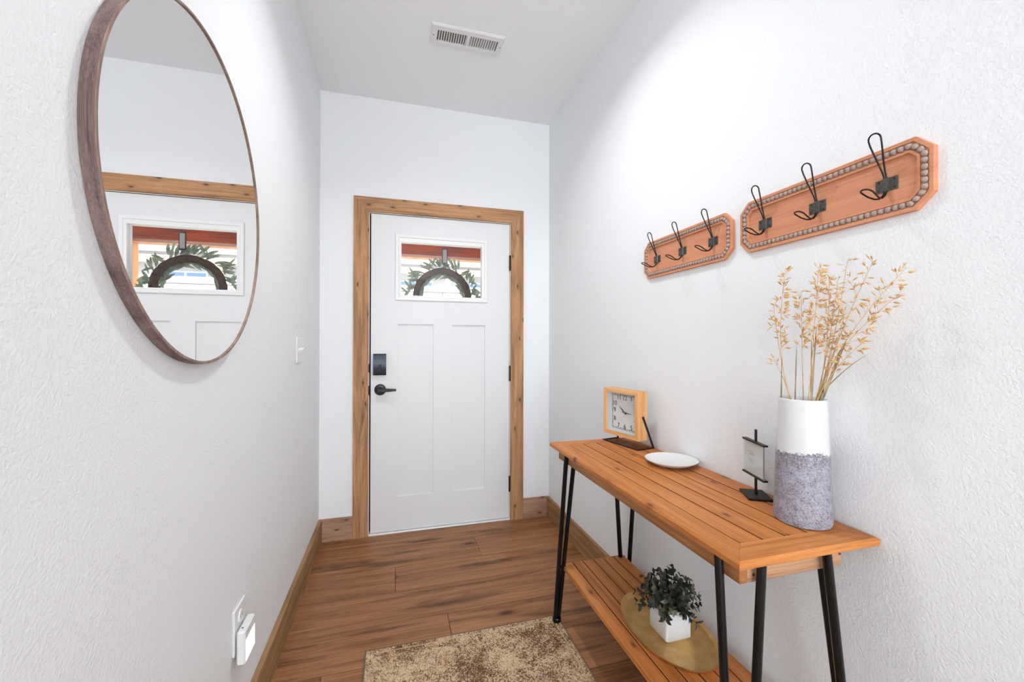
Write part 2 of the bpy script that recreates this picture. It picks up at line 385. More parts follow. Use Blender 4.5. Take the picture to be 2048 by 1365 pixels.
# white jamb and threshold
jb = G(); jb.box(OX0, CI0 + 0.004, D - 0.001, D + 0.16, 0, OZ); jb.box(CI1 - 0.004, OX1, D - 0.001, D + 0.16, 0, OZ); jb.box(CI0 + 0.004, CI1 - 0.004, D - 0.001, D + 0.16, CT - 0.004, OZ)
# stop strip behind the slab (dark weatherstrip gap)
jm = struct(jb.build('trim_4', M['white']), 'thin white jamb around the front door', 'trim')
G().box(CI0 + 0.004, CI1 - 0.004, D + 0.046, D + 0.07, 0, 0.012).box(CI0 + 0.004, CI0 + 0.016, D + 0.046, D + 0.07, 0.012, CT - 0.004).box(CI1 - 0.016, CI1 - 0.004, D + 0.046, D + 0.07, 0.012, CT - 0.004).box(CI0 + 0.016, CI1 - 0.016, D + 0.046, D + 0.07, CT - 0.016, CT - 0.004).build('weatherstrip', M['dark'], jm)
struct(G().box(CI0 + 0.002, CI1 - 0.002, D - 0.012, D + 0.16, 0.0, 0.009, 0.002).build('trim_5', M['plastic']), 'white threshold strip under the front door', 'trim')

# ------------------------------------------------------------------ front door
SX0, SX1, SZ0, SZ1 = CI0 + 0.0125, CI1 - 0.0062, 0.0125, CT - 0.0080
SY, SB = D + 0.003, D + 0.044
LX0, LX1, LZ0, LZ1 = 0.0400, 0.5855, 1.518, 1.884           # glass opening in the slab
PX = ((0.0263, 0.2535), (0.3752, 0.6005)); PZ0, PZ1 = 0.229, 1.341
door = tag(empty('door_1', ((SX0 + SX1) / 2, SY, 0), 'white panelled front door with a small window at the top', 'door'), kind='structure')
g = G(); f1 = SY + 0.0100
xs = [SX0, PX[0][0], PX[0][1], PX[1][0], PX[1][1], SX1]
# core, pierced by the window
g.box(SX0, SX1, f1, SB, SZ0, LZ0); g.box(SX0, SX1, f1, SB, LZ1, SZ1); g.box(SX0, LX0, f1, SB, LZ0, LZ1); g.box(LX1, SX1, f1, SB, LZ0, LZ1)
# front skin: stiles and rails
g.box(SX0, SX1, SY, f1, SZ0, PZ0); g.box(SX0, SX1, SY, f1, PZ1, LZ0); g.box(SX0, SX1, SY, f1, LZ1, SZ1)
g.box(SX0, LX0, SY, f1, LZ0, LZ1); g.box(LX1, SX1, SY, f1, LZ0, LZ1)
for a, b in ((xs[0], xs[1]), (xs[2], xs[3]), (xs[4], xs[5])): g.box(a, b, SY, f1, PZ0, PZ1)
g.build('slab', M['door'], door)
for a, b in PX:
    i = 0.006
    G().hull([(a, f1 + .002, PZ0), (b, f1 + .002, PZ0), (a, f1 + .002, PZ1), (b, f1 + .002, PZ1), (a, f1 - .0001, PZ0), (b, f1 - .0001, PZ0), (a, f1 - .0001, PZ1), (b, f1 - .0001, PZ1), (a + i, f1 - 0.0004, PZ0 + i), (b - i, f1 - 0.0004, PZ0 + i), (a + i, f1 - 0.0004, PZ1 - i), (b - i, f1 - 0.0004, PZ1 - i)]).build('panel', M['door'], door)
# window frame on the slab
def rect(x0, x1, z0, z1, y): return [(x0, y, z0), (x1, y, z0), (x1, y, z1), (x0, y, z1)]
ox0, ox1, oz0, oz1, ix0, ix1, iz0, iz1 = 0.0085, 0.6160, 1.4935, 1.9235, 0.0477, 0.5778, 1.5255, 1.8750
g = G()
g.ringband([rect(ox0, ox1, oz0, oz1, SY), rect(ox0, ox1, oz0, oz1, SY - 0.006), rect(ox0 + .004, ox1 - .004, oz0 + .004, oz1 - .004, SY - 0.010), rect(ox0 + .021, ox1 - .021, oz0 + .021, oz1 - .021, SY - 0.010),
            rect(ox0 + .025, ox1 - .025, oz0 + .025, oz1 - .025, SY - 0.006), rect(ix0, ix1, iz0, iz1, SY - 0.004), rect(ix0, ix1, iz0, iz1, SY + 0.020), rect(ox0 + 0.01, ox1 - 0.01, oz0 + .01, oz1 - .01, SY + 0.020)])
wf = g.build('window_frame', M['plastic'], door)
ye = SB
g = G(); g.ringband([rect(ox0, ox1, oz0, oz1, ye), rect(ox0, ox1, oz0, oz1, ye + 0.01), rect(ix0, ix1, iz0, iz1, ye + 0.008), rect(ix0, ix1, iz0, iz1, SY + 0.022), rect(ox0 + 0.01, ox1 - 0.01, oz0 + .01, oz1 - .01, SY + 0.022)])
g.build('window_frame', M['plastic'], door)
G().box(ix0 - 0.001, ix1 + 0.001, SY + 0.0203, SY + 0.0217, iz0 - 0.001, iz1 + 0.001).build('pane', M['glass'], door)
# bolt cover with thumb turn
g = G(); prof = [(SY - 0.002, 1.0148), (SY - 0.022, 1.0148)] + [(SY - 0.026 - 0.006 * math.sin(math.pi * k / 8), 1.0148 + 0.1352 * (k + 0.5) / 9) for k in range(9)] + [(SY - 0.022, 1.150), (SY - 0.002, 1.150)]
g.prism(prof, -0.1225, -0.0440, 'X')
M['bluesteel'] = plain('blue_black_steel', (0.020, 0.028, 0.042, 1), 0.28, 0.5)  # black steel with its blue reflection painted into the base colour
db = g.build('deadbolt', M['bluesteel'], door)
g = G(); c = Vector((-0.083, SY - 0.044, 1.062)); ax = Vector((0.30, 0, 0.95)).normalized(); sd = Vector((0.95, 0, -0.30)).normalized(); nn = Vector((0, 1, 0))
g.hull([c + ax * i * 0.022 + sd * j * (0.0085 if i < 0 else 0.005) + nn * k * 0.012 for i in (-1, 1) for j in (-1, 1) for k in (-1, 1)])
g.build('thumb_turn', M['blackm'], db)
# lever handle
hc = Vector((-0.0805, SY, 0.921))
g = G(); g.lathe([(0.0, 0.0), (0.0355, 0.0), (0.0355, -0.006), (0.031, -0.011), (0.016, -0.0125), (0.0125, -0.04), (0.0, -0.04)], hc, 'Y', 32)
hd = g.build('door_handle', M['bronze'], door, 30)
g = G(); g.hull([hc + Vector((x, -0.047 + dy - 0.004 * (x > 0.05), dz)) for x, hz in ((-0.013, .011), (0.010, .0125), (0.045, .008), (0.098, .0065)) for dy in (-.007, .007) for dz in (-hz, hz)])
g.build('lever', M['bronze'], hd)
for z0, z1 in ((1.723, 1.828), (0.958, 1.064), (0.195, 0.302)):
    g = G(); 
    for k in range(3): g.lathe([(0, 0), (0.0068, 0.0), (0.0068, (z1 - z0) / 3 - .002), (0, (z1 - z0) / 3 - .002)], (CI1 - 0.0045, SY - 0.010, z0 + k * (z1 - z0) / 3), 'Z', 12)
    g.box(CI1 - 0.008, CI1 + 0.001, SY - 0.010, SY + 0.001, z0, z1)
    g.build('hinge', M['bronze'], door)
for z0, z1 in ((1.033, 1.087), (0.891, 0.948)):
    G().box(CI0 - 0.001, CI0 + 0.0055, D - 0.0205, D + 0.03, z0, z1).build('strike_plate', M['bronze'], door)

# ------------------------------------------------------------------ ceiling light and vent
LAMP_X, LAMP_Y = 0.34, 1.48
cl = empty('ceiling_light', (LAMP_X, LAMP_Y, H), 'round white recessed downlight in the hallway ceiling', 'light')
G().lathe([(0.0, 0.0), (0.095, 0.0), (0.095, -0.003), (0.088, -0.007), (0.076, -0.006), (0.074, -0.003), (0.0, -0.003)], (LAMP_X, LAMP_Y, H), 'Z', 48).build('trim_ring', M['white'], cl, 30)
G().lathe([(0.0735, -0.0031), (0.0735, -0.0045), (0.0, -0.0048), (0.0, -0.0031)], (LAMP_X, LAMP_Y, H), 'Z', 48).build('lens', M['lamp'], cl, 40)
light('ceiling_lamp', 'AREA', (LAMP_X, LAMP_Y, H - 0.008), E_LAMP, (0.97, 0.99, 1.0), (0, 0, -1), shape='DISK', size=0.14, spread=math.radians(140))

vx0, vx1, vy0, vy1 = 0.1735, 0.5430, 2.034, 2.183
vent = empty('ceiling_vent', ((vx0 + vx1) / 2, (vy0 + vy1) / 2, H), 'white metal air register with louvres in the ceiling', 'vent')
def rz(x0, x1, y0, y1, z): return [(x0, y0, z), (x1, y0, z), (x1, y1, z), (x0, y1, z)]
wx0, wx1, wy0, wy1 = vx0 + 0.033, vx1 - 0.030, vy0 + 0.037, vy1 - 0.037
g = G(); g.ringband([rz(vx0, vx1, vy0, vy1, H), rz(vx0, vx1, vy0, vy1, H - 0.003), rz(vx0 + .008, vx1 - .008, vy0 + .008, vy1 - .008, H - 0.009), rz(wx0 - .002, wx1 + .002, wy0 - .002, wy1 + .002, H - 0.0095), rz(wx0, wx1, wy0, wy1, H - 0.008), rz(wx0, wx1, wy0, wy1, H - 0.0005)])
vm = (wx0 + wx1) / 2; g.box(vm - 0.0055, vm + 0.0055, wy0 - .001, wy1 + .001, H - 0.0092, H - 0.001)
g.build('frame', M['white'], vent)
G().box(wx0, wx1, wy0, wy1, H - 0.0012, H - 0.0006).build('duct_opening', M['duct'], vent)
for side in (0, 1):
    x0, x1 = (wx0, vm - 0.0055) if side == 0 else (vm + 0.0055, wx1)
    pitch = (x1 - x0) / 12
    for k in range(12):
        x = x0 + pitch * (k + (0.95 if side == 0 else 0.05)); s = 1 if side == 0 else -1
        x = min(max(x, x0 + .002), x1 - .002)
        G().hull([(x + s * -0.0030 + dx, y, H - 0.0085) for dx in (-.0017, .0017) for y in (wy0, wy1)] + [(x + s * 0.0012 + dx, y, H - 0.0018) for dx in (-.0012, .0012) for y in (wy0, wy1)]).build('louver', M['white'], vent)
for x in (vx0 + 0.014, vx1 - 0.013):
    G().lathe([(0, -0.0108), (0.003, -0.0104), (0.0036, -0.008), (0, -0.008)], (x, (vy0 + vy1) / 2, H), 'Z', 12).build('screw', M['duct'], vent)

# ------------------------------------------------------------------ round mirror
my, mz = 1.122, 1.553
mir = empty('round_mirror', (XL, my, mz - 0.382), 'large round mirror in a dark greyish wood frame on the left wall', 'mirror')
n = 128
def circ(r, x): return [(XL + x, my + r * math.cos(2 * math.pi * k / n), mz + r * math.sin(2 * math.pi * k / n)) for k in range(n)]
g = G(); g.ringband([circ(0.3820, 0.0005), circ(0.3825, 0.003), circ(0.3820, 0.0205)]); g.ringband([circ(0.368, 0.0005), circ(0.3820, 0.0005)])
g.build('frame', M['mirframe'], mir, 40)
g = G(); g.ringband([circ(0.3820, 0.0205), circ(0.3810, 0.0218), circ(0.3765, 0.0218), circ(0.3760, 0.0185), circ(0.3745, 0.0180)])
g.build('frame_lip', M['mirlip'], mir, 40)
G().lathe([(0.0, 0.016), (0.3758, 0.016), (0.3758, 0.0184), (0.0, 0.0184)], (XL, my, mz), 'X', 128).build('mirror_glass', M['mirror'], mir)

# ------------------------------------------------------------------ switch, outlet, night light
sw = empty('light_switch', (XL, 2.192, 1.1245), 'white two gang light switch plate on the left wall', 'switch')
G().box(XL, XL + 0.006, 2.132, 2.252, 1.1245, 1.2440, 0.0025).build('plate', M['plastic'], sw)
for y in (2.167, 2.217):
    tg = G().box(XL + 0.005, XL + 0.0085, y - 0.006, y + 0.006, 1.172, 1.197, 0.001).build('toggle', M['plastic'], sw)
    G().hull([(XL + .008, y + a, 1.180 + b) for a in (-.0035, .0035) for b in (0, .01)] + [(XL + .019, y + a, 1.192 + b) for a in (-.0028, .0028) for b in (0, .006)]).build('toggle_tip', M['plastic'], tg)
oy = 1.395
ol = empty('wall_outlet', (XL, oy, 0.326), 'white outlet cover plate low on the left wall', 'outlet')
G().box(XL, XL + 0.007, oy - 0.046, oy + 0.046, 0.326, 0.456, 0.003).build('plate', M['plastic'], ol)
for z in (0.362, 0.420):
    rc = G().lathe([(0.0, 0.0), (0.0175, 0.0), (0.0175, 0.0095), (0.0165, 0.0105), (0.0, 0.0105)], (XL, oy, z), 'X', 24).build('receptacle', M['plastic'], ol, 30)
    G().box(XL + 0.0100, XL + 0.0107, oy - 0.0075, oy - 0.0055, z - 0.004, z + 0.005).box(XL + 0.0100, XL + 0.0107, oy + 0.0055, oy + 0.0075, z - 0.004, z + 0.005).build('slots', M['dark'], rc)
nl = empty('night_light', (XL, oy, 0.303), 'white plug-in night light with a lit panel in the wall outlet', 'night light')
nx0, nx1, ny0, ny1, nz0, nz1 = XL + 0.0118, XL + 0.0340, oy - 0.047, oy + 0.042, 0.303, 0.398
G().box(nx0, nx1, ny0, ny1, nz0, nz1, 0.004).build('body', M['plastic'], nl)
G().box(XL + 0.0105, nx0 + 0.003, oy - 0.017, oy + 0.017, 0.345, 0.380).build('plug', M['plastic'], nl)
G().box(nx1 - 0.001, nx1 + 0.0012, ny0 + 0.006, ny1 - 0.006, nz0 + 0.006, nz0 + 0.066, 0.0008).build('lens', M['night'], nl)
G().box((nx0 + nx1) / 2 - 0.004, (nx0 + nx1) / 2 + 0.001, ny0 + 0.018, ny0 + 0.022, nz1 - 0.001, nz1 + 0.0006).build('sensor', M['dark'], nl)

# ------------------------------------------------------------------ rug
def rug_mat():
    t = NT('rug_weave'); v = t.coords(False)
    big = t.noise(v, 5.5, 5.0, 0.62, 0.7)
    mid = t.noise(v, 26, 5.0, 0.7, 0.4)
    mp = t.n('ShaderNodeMapping'); mp.inputs['Scale'].default_value = (1.0, 0.75, 1); t.l(v, mp.inputs[0])
    fine = t.noise(mp.outputs[0], 210, 2.0, 0.65)
    s = t.math('ADD', t.math('MULTIPLY', big, 0.75), t.math('ADD', t.math('MULTIPLY', mid, 0.55), t.math('MULTIPLY', fine, 1.1)))
    col = t.ramp(s, [(1.04 / 2.4 * 0.94, lin(88, 64, 46)), (1.16 / 2.4, lin(142, 112, 86)), (1.22 / 2.4, lin(192, 164, 130)), (1.45 / 2.4, lin(216, 192, 160))])
    col_in = t.math('DIVIDE', s, 2.4)
    for l_ in list(t.t.links):
        if l_.to_node.type == 'VALTORGB' and l_.from_socket == s: t.t.links.remove(l_)
    rampn = [n_ for n_ in t.t.nodes if n_.type == 'VALTORGB'][0]; t.l(col_in, rampn.inputs[0])
    rust = t.math('MULTIPLY', t.ramp(t.noise(v, 11, 3.0, 0.6), [(0.60, (0, 0, 0)), (0.72, (1, 1, 1))]), t.ramp(fine, [(0.45, (0, 0, 0)), (0.55, (0.75, 0.75, 0.75))]))
    col = t.mix(rust, col, lin(172, 108, 74))
    mp2 = t.n('ShaderNodeMapping'); mp2.inputs['Location'].default_value = (7.3, 2.1, 0); t.l(v, mp2.inputs[0])
    blue = t.math('MULTIPLY', t.ramp(t.noise(mp2.outputs[0], 10, 3.0, 0.6), [(0.60, (0, 0, 0)), (0.72, (1, 1, 1))]), t.ramp(fine, [(0.47, (0, 0, 0)), (0.57, (0.7, 0.7, 0.7))]))
    col = t.mix(blue, col, lin(130, 134, 136))
    t.l(col, t.b.inputs['Base Color']); t.b.inputs['Roughness'].default_value = 0.95; t.b.inputs['Specular IOR Level'].default_value = 0.1
    t.bump(fine, 0.8, 0.003); return t.m
RUGX0, RUGX1, RUGY1, RUGZ = -0.1045, 0.7090, 1.742, 0.0065
rug = empty('runner_rug', ((RUGX0 + RUGX1) / 2, 0.6, 0), 'distressed beige and brown runner rug on the plank floor', 'rug')
G().box(RUGX0 + 0.006, RUGX1 - 0.006, -0.75, RUGY1 - 0.006, 0, RUGZ, 0.002).build('pile', rug_mat(), rug)
M['binding'] = mottled('rug_binding', lin(84, 66, 52), lin(140, 116, 92), 300, 0.9, 0, 0.5, 500, 0.001)
M['stripe'] = mottled('rug_stripe', lin(170, 140, 108), lin(206, 180, 146), 300, 0.9, 0, 0.5, 500, 0.001)
g = G()
for a in ((RUGX0, RUGX0 + 0.0065, -0.75, RUGY1), (RUGX1 - 0.0065, RUGX1, -0.75, RUGY1), (RUGX0 + .0065, RUGX1 - .0065, RUGY1 - 0.0065, RUGY1)): g.box(a[0], a[1], a[2], a[3], 0, 0.0058, 0.0015)
g.build('binding', M['binding'], rug)
g = G(); e = 0.026
g.box(RUGX0 + e, RUGX1 - e, RUGY1 - e - 0.004, RUGY1 - e, 0.003, RUGZ + 0.0004); g.box(RUGX1 - e - 0.004, RUGX1 - e, -0.7, RUGY1 - e - .004, 0.003, RUGZ + 0.0004)
g.build('border_stripe', M['stripe'], rug)

# ------------------------------------------------------------------ console table
TX0, TX1, TY0, TY1, TZ, TT = 0.6690, 1.0615, 0.680, 1.735, 0.780, 0.0165
tab = empty('console_table', ((TX0 + TX1) / 2, (TY0 + TY1) / 2, 0), 'slatted wood console table with lower shelf on black hairpin legs', 'table')
BWD = 0.066
ix0_, ix1_, iy0_, iy1_ = TX0 + BWD, TX1 - BWD, TY0 + BWD, TY1 - BWD
def board(poly, z0, z1, name, mat, parent, outer, c=0.0045):
    """outer: indices of polygon edges (i -> i+1) that are chamfered"""
    cx = sum(p[0] for p in poly) / len(poly); cy = sum(p[1] for p in poly) / len(poly)
    pts = [(x, y, z0) for x, y in poly] + [(x, y, z1 - c) for x, y in poly]
    n_ = len(poly); ln = []
    for e_ in range(n_):
        p, q = poly[e_], poly[(e_ + 1) % n_]; L_ = math.hypot(q[0] - p[0], q[1] - p[1]); nx, ny = -(q[1] - p[1]) / L_, (q[0] - p[0]) / L_
        if nx * (cx - p[0]) + ny * (cy - p[1]) < 0: nx, ny = -nx, -ny
        ln.append((nx, ny, nx * p[0] + ny * p[1] + (c if e_ in outer else 0.0)))
    for i in range(n_):
        a1_, b1_, c1_ = ln[i - 1]; a2_, b2_, c2_ = ln[i]; dt = a1_ * b2_ - a2_ * b1_
        pts.append(((c1_ * b2_ - c2_ * b1_) / dt, (a1_ * c2_ - a2_ * c1_) / dt, z1))
    return G().hull(pts).build(name, mat, parent)
s_ = 0.0003
board([(TX0, TY0 + s_), (ix0_, iy0_ + s_), (ix0_, iy1_ - s_), (TX0, TY1 - s_)], TZ - TT, TZ, 'border_board', M['tableY'], tab, {3})
board([(TX1, TY0 + s_), (TX1, TY1 - s_), (ix1_, iy1_ - s_), (ix1_, iy0_ + s_)], TZ - TT, TZ, 'border_board', M['tableY'], tab, {0})
board([(TX0, TY0), (TX1, TY0), (ix1_, iy0_), (ix0_, iy0_)], TZ - TT, TZ, 'border_board', M['tableX'], tab, {0})
board([(TX0, TY1), (ix0_, iy1_), (ix1_, iy1_), (TX1, TY1)], TZ - TT, TZ, 'border_board', M['tableX'], tab, {3})
ns = 4; pw = (ix1_ - ix0_) / ns
for k in range(ns):
    x0, x1 = ix0_ + k * pw + (0.0044 if k == 0 else 0.0023), ix0_ + (k + 1) * pw - (0.0044 if k == ns - 1 else 0.0023)
    G().box(x0, x1, iy0_ + 0.0006, iy1_ - 0.0006, TZ - TT, TZ - 0.0003, 0.0010).build('slat', M['tableY'], tab)
for k in range(ns + 1):  # strips added only to paint shade into the slat gaps
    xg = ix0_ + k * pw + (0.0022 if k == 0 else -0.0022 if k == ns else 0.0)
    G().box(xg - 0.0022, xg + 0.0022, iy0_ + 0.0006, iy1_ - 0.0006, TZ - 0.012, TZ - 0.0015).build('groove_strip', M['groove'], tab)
# aprons and a dark under-rail
AZ0, AZ1 = 0.7135, TZ - TT
G().box(0.7000, 0.7200, 0.7105, 1.705, AZ0, AZ1, 0.0015).build('apron', M['apron'], tab)
G().box(0.7205, 0.9860, 0.7100, 0.7280, AZ0, AZ1, 0.0030).build('apron', M['apronX'], tab)
G().box(0.7205, 0.9860, 1.687, 1.705, AZ0, AZ1, 0.0030).build('apron', M['apronX'], tab)
G().box(0.9665, 0.9860, 0.7285, 1.6865, AZ0, AZ1, 0.0015).build('apron', M['apron'], tab)
for y in (0.95, 1.2125, 1.47): G().box(0.7205, 0.9660, y - 0.02, y + 0.02, AZ1 - 0.018, AZ1 - 0.0002).build('cleat', M['apronX'], tab)
for x, z in ((0.7255, 0.730), (0.9790, 0.742)):
    G().lathe([(0, 0.0), (0.0035, 0.0), (0.003, -0.0015), (0, -0.002)], (x + (0.0 if x > .9 else 0.01), 0.710, z), 'Y', 12).build('nail_head', M['gun'], tab)
legs = [((0.692, 1.600), (0.735, 1.612), (0.690, 1.700), RUGZ), ((0.925, 1.620), (1.020, 1.600), (1.025, 1.700), 0.0),
        ((0.686, 0.755), (0.738, 0.692), (0.690, 0.700), RUGZ), ((0.915, 0.691), (0.957, 0.742), (1.030, 0.700), 0.0)]
for a, b, f, fz in legs:
    a, b = Vector((*a, AZ1)), Vector((*b, AZ1)); F = Vector((*f, fz + 0.012))
    dv = (b - a); dv.z = 0; dv = dv.normalized() * 0.0085
    g = G()
    pa = [a, a.lerp(F - dv, 0.5), F - dv]; pb = [b, b.lerp(F + dv, 0.5), F + dv]
    g.tube(pa, 0.0094, 14); g.tube(pb, 0.0094, 14)
    leg = g.build('leg', M['black'], tab, 50)
    G().lathe([(0, 0.0), (0.0175, 0.0), (0.019, 0.004), (0.0190, 0.015), (0.0165, 0.019), (0, 0.019)], (f[0], f[1], fz), 'Z', 20).build('foot_cap', M['black'], leg, 40)
# lower shelf
ZX0, ZX1, ZY0, ZY1, ZZ = 0.7090, 1.0080, 0.735, 1.690, 0.258
ns = 6; pw = (ZX1 - ZX0) / ns
for k in range(ns):
    G().box(ZX0 + k * pw + (0 if k == 0 else 0.0018), ZX0 + (k + 1) * pw - (0 if k == ns - 1 else 0.0018), ZY0, ZY1, ZZ - 0.0175, ZZ, 0.0014).build('shelf_slat', M['tableY'], tab)
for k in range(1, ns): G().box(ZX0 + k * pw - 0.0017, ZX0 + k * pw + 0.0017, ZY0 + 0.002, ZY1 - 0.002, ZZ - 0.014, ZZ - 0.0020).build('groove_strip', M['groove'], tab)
for y in (0.80, 1.2125, 1.63): G().box(ZX0 + 0.01, ZX1 - 0.01, y - 0.018, y + 0.018, ZZ - 0.030, ZZ - 0.0174).build('cleat', M['apronX'], tab)
for y in (0.716, 1.690):
    G().tube([(0.692, y, ZZ - 0.012), (1.018, y, ZZ - 0.012)], 0.005, 8).build('shelf_bracket', M['black'], tab)

# ------------------------------------------------------------------ plate, clock, sign, vase, tray, planter
pl = empty('plate', (0.972, 1.298, TZ), 'plain white ceramic dinner plate on the console table', 'plate')
G().lathe([(0, 0.004), (0.050, 0.004), (0.066, 0.008), (0.088, 0.0185), (0.0915, 0.0205), (0.0900, 0.0185), (0.068, 0.0055), (0.052, 0.001), (0.050, 0.0), (0, 0.0)][::-1], (0.972, 1.298, TZ), 'Z', 64).build('dish', M['ceramic'], pl, 50)

ca = math.atan2(-0.194, -0.981) + math.pi / 2       # local -Y is the face normal
cs = empty('clock_stand', (0.9427, 1.6065, TZ), 'black wire stand holding the square wooden clock', 'clock stand', rotz=ca, local=True)
w2, dp = 0.1085, 0.087
g = G()
def flat(p, q, w=0.0075, h=0.0035):
    p, q = Vector(p), Vector(q); d = (q - p).normalized(); s = d.cross(Vector((0, 0, 1))).normalized() * w / 2
    return p, q, s
for p, q in (((-w2, 0, 0.002), (w2, 0, 0.002)), ((-w2, 0, 0.002), (-w2, dp, 0.002)), ((w2, 0, 0.002), (w2, dp, 0.002))):
    p, q = Vector(p), Vector(q); d = (q - p).normalized() * 0.0025; s = d.cross(Vector((0, 0, 1))).normalized() * 0.0025
    g.hull([v + sg * s + Vector((0, 0, z)) for v in (p - d, q + d) for sg in (-1, 1) for z in (-0.002, 0.002)])
g.build('base_wire', M['blackm'], cs)
G().hull([(x, y, z) for x in (-w2 + .003, w2 - .003) for y in (0.003, dp - 0.004) for z in (0.0008, 0.0022)]).build('base_plate', glass_mat('smoked_plate', (0.84, 0.80, 0.77, 1), 0.05), cs)  # added tinted sheet, darkens the tabletop inside the wire as shadow
for s in (-1, 1):
    p, q = Vector((s * w2, dp, 0.002)), Vector((s * w2, 0.030, 0.132)); d = (q - p).normalized(); n_ = Vector((0, d.z, -d.y)) * 0.0038
    G().hull([v + a * n_ + Vector((b, 0, 0)) for v in (p, q + d * 0.004) for a in (-1, 1) for b in (-0.0019, 0.0019)]).build('arm', M['blackm'], cs)
ck = empty('square_clock', (0.9427, 1.6065, TZ), 'square pine framed table clock with white dial and black numerals', 'clock', rotz=ca, local=True)
cz0, cz1, cw, cdp, cf = 0.0365, 0.2395, 0.1060, 0.054, 0.0155
g = G()
for s, (z0, z1) in ((0, (cz0, cz0 + cf)), (0, (cz1 - cf, cz1))):
    pass
def cboard(poly, mat):
    G().hull([(x, y, z) for x, z in poly for y in (0.0006, cdp)] + [(x * 0.998, 0.0, (z - 0.138) * 0.998 + 0.138) for x, z in poly]).build('frame_board', mat, ck)
M['pineX'] = wood('clock_pine_across', lin(200, 140, 84), lin(226, 170, 112), lin(238, 188, 132), lin(130, 82, 46), axis='XZ', knots=0.3, rough=0.5, knot_scale=9)
cboard([(-cw, cz0), (-cw, cz1), (-cw + cf, cz1 - cf), (-cw + cf, cz0 + cf)], M['pine']); cboard([(cw, cz0), (cw - cf, cz0 + cf), (cw - cf, cz1 - cf), (cw, cz1)], M['pine'])
cboard([(-cw, cz0), (cw, cz0), (cw - cf, cz0 + cf), (-cw + cf, cz0 + cf)], M['pineX']); cboard([(-cw, cz1), (cw, cz1), (cw - cf, cz1 - cf), (-cw + cf, cz1 - cf)], M['pineX'])
fy = 0.0290
M['liner'] = plain('white_liner', (0.66, 0.66, 0.66, 1), 0.6)
for sx in (-1, 1): G().box(min(sx * (cw - cf + .0002), sx * (cw - cf - .0016)), max(sx * (cw - cf + .0002), sx * (cw - cf - .0016)), 0.0075, fy, cz0 + cf, cz1 - cf).build('liner', M['liner'], ck)
for za, zb_ in ((cz1 - cf - .0016, cz1 - cf + .0002), (cz0 + cf - .0002, cz0 + cf + .0016)): G().box(-cw + cf, cw - cf, 0.0075, fy, za, zb_).build('liner', M['liner'], ck)
dial = G().box(-cw + cf - .002, cw - cf + .002, fy, fy + 0.003, cz0 + cf - .002, cz1 - cf + .002).build('dial', M['dial'], ck)
G().box(-cw + cf - .001, cw - cf + .001, 0.0060, 0.0072, cz0 + cf - .001, cz1 - cf + .001).build('glass', M['glass'], ck)
g = G(); a_ = cw - cf - 0.009; b_ = (cz1 - cz0) / 2 - cf - 0.009; mzc = (cz0 + cz1) / 2
for k in range(4):
    pass
for y_, (ax_, bx_) in ((fy - 0.0004, (a_, b_)),):
    for z in (mzc - bx_, mzc + bx_, mzc - bx_ + 0.006, mzc + bx_ - 0.006): g.box(-ax_, ax_, y_, fy, z - 0.0004, z + 0.0004)
    for x in (-ax_, ax_, -ax_ + 0.006, ax_ - 0.006): g.box(x - 0.0004, x + 0.0004, y_, fy, mzc - bx_, mzc + bx_)
    for k in range(1, 30):
        t_ = -1 + 2 * k / 30; hv = 0.0011 if k % 5 == 0 else 0.0005
        for z in (mzc - bx_ + 0.003, mzc + bx_ - 0.003): g.box(t_ * ax_ - hv, t_ * ax_ + hv, y_, fy, z - 0.003, z + 0.003)
        for x in (-ax_ + 0.003, ax_ - 0.003): g.box(x - 0.003, x + 0.003, y_, fy, mzc + t_ * bx_ - hv, mzc + t_ * bx_ + hv)
g.build('minute_track', M['ink'], dial)
nx, nz = 0.064, 0.062
spots = {12: (0, nz), 1: (0.040, nz), 2: (nx, 0.031), 3: (nx, 0), 4: (nx, -0.031), 5: (0.040, -nz), 6: (0, -nz), 7: (-0.040, -nz), 8: (-nx, -0.034), 9: (-nx, 0.004), 10: (-nx, 0.034), 11: (-0.036, nz)}
for k, (x, z) in spots.items():
    text_mesh('numeral', str(k), 0.0285, M['ink'], dial, Vector((x, fy - 0.0006, mzc + z)) - ORG[dial], (math.pi / 2, 0, 0))
def hand(name, ang, ln, w, y, mat):
    d = Vector((math.sin(ang), 0, math.cos(ang))); s = Vector((math.cos(ang), 0, -math.sin(ang))); c = Vector((0, y, mzc))
    G().hull([c - d * 0.012 + s * w + Vector((0, e, 0)) for e in (0, 0.0006)] + [c - d * 0.012 - s * w + Vector((0, e, 0)) for e in (0, 0.0006)] + [c + d * ln * 0.3 + s * w * 1.2 + Vector((0, e, 0)) for e in (0, .0006)] + [c + d * ln * .3 - s * w * 1.2 + Vector((0, e, 0)) for e in (0, .0006)] + [c + d * ln + Vector((0, e, 0)) for e in (0, .0006)]).build(name, mat, ck)
hand('hour_hand', math.radians(-52), 0.046, 0.0022, fy - 0.003, M['ink']); hand('minute_hand', math.radians(94), 0.050, 0.0020, fy - 0.0042, M['ink'])
G().box(-0.0004, 0.0004, fy - 0.0056, fy - 0.0052, mzc - 0.055, mzc + 0.01).build('second_hand', M['dial'], ck)
G().lathe([(0, -0.0065), (0.0028, -0.0060), (0.0028, 0), (0, 0)], (0, fy, mzc), 'Y', 12).build('centre_pin', M['gold'], ck)

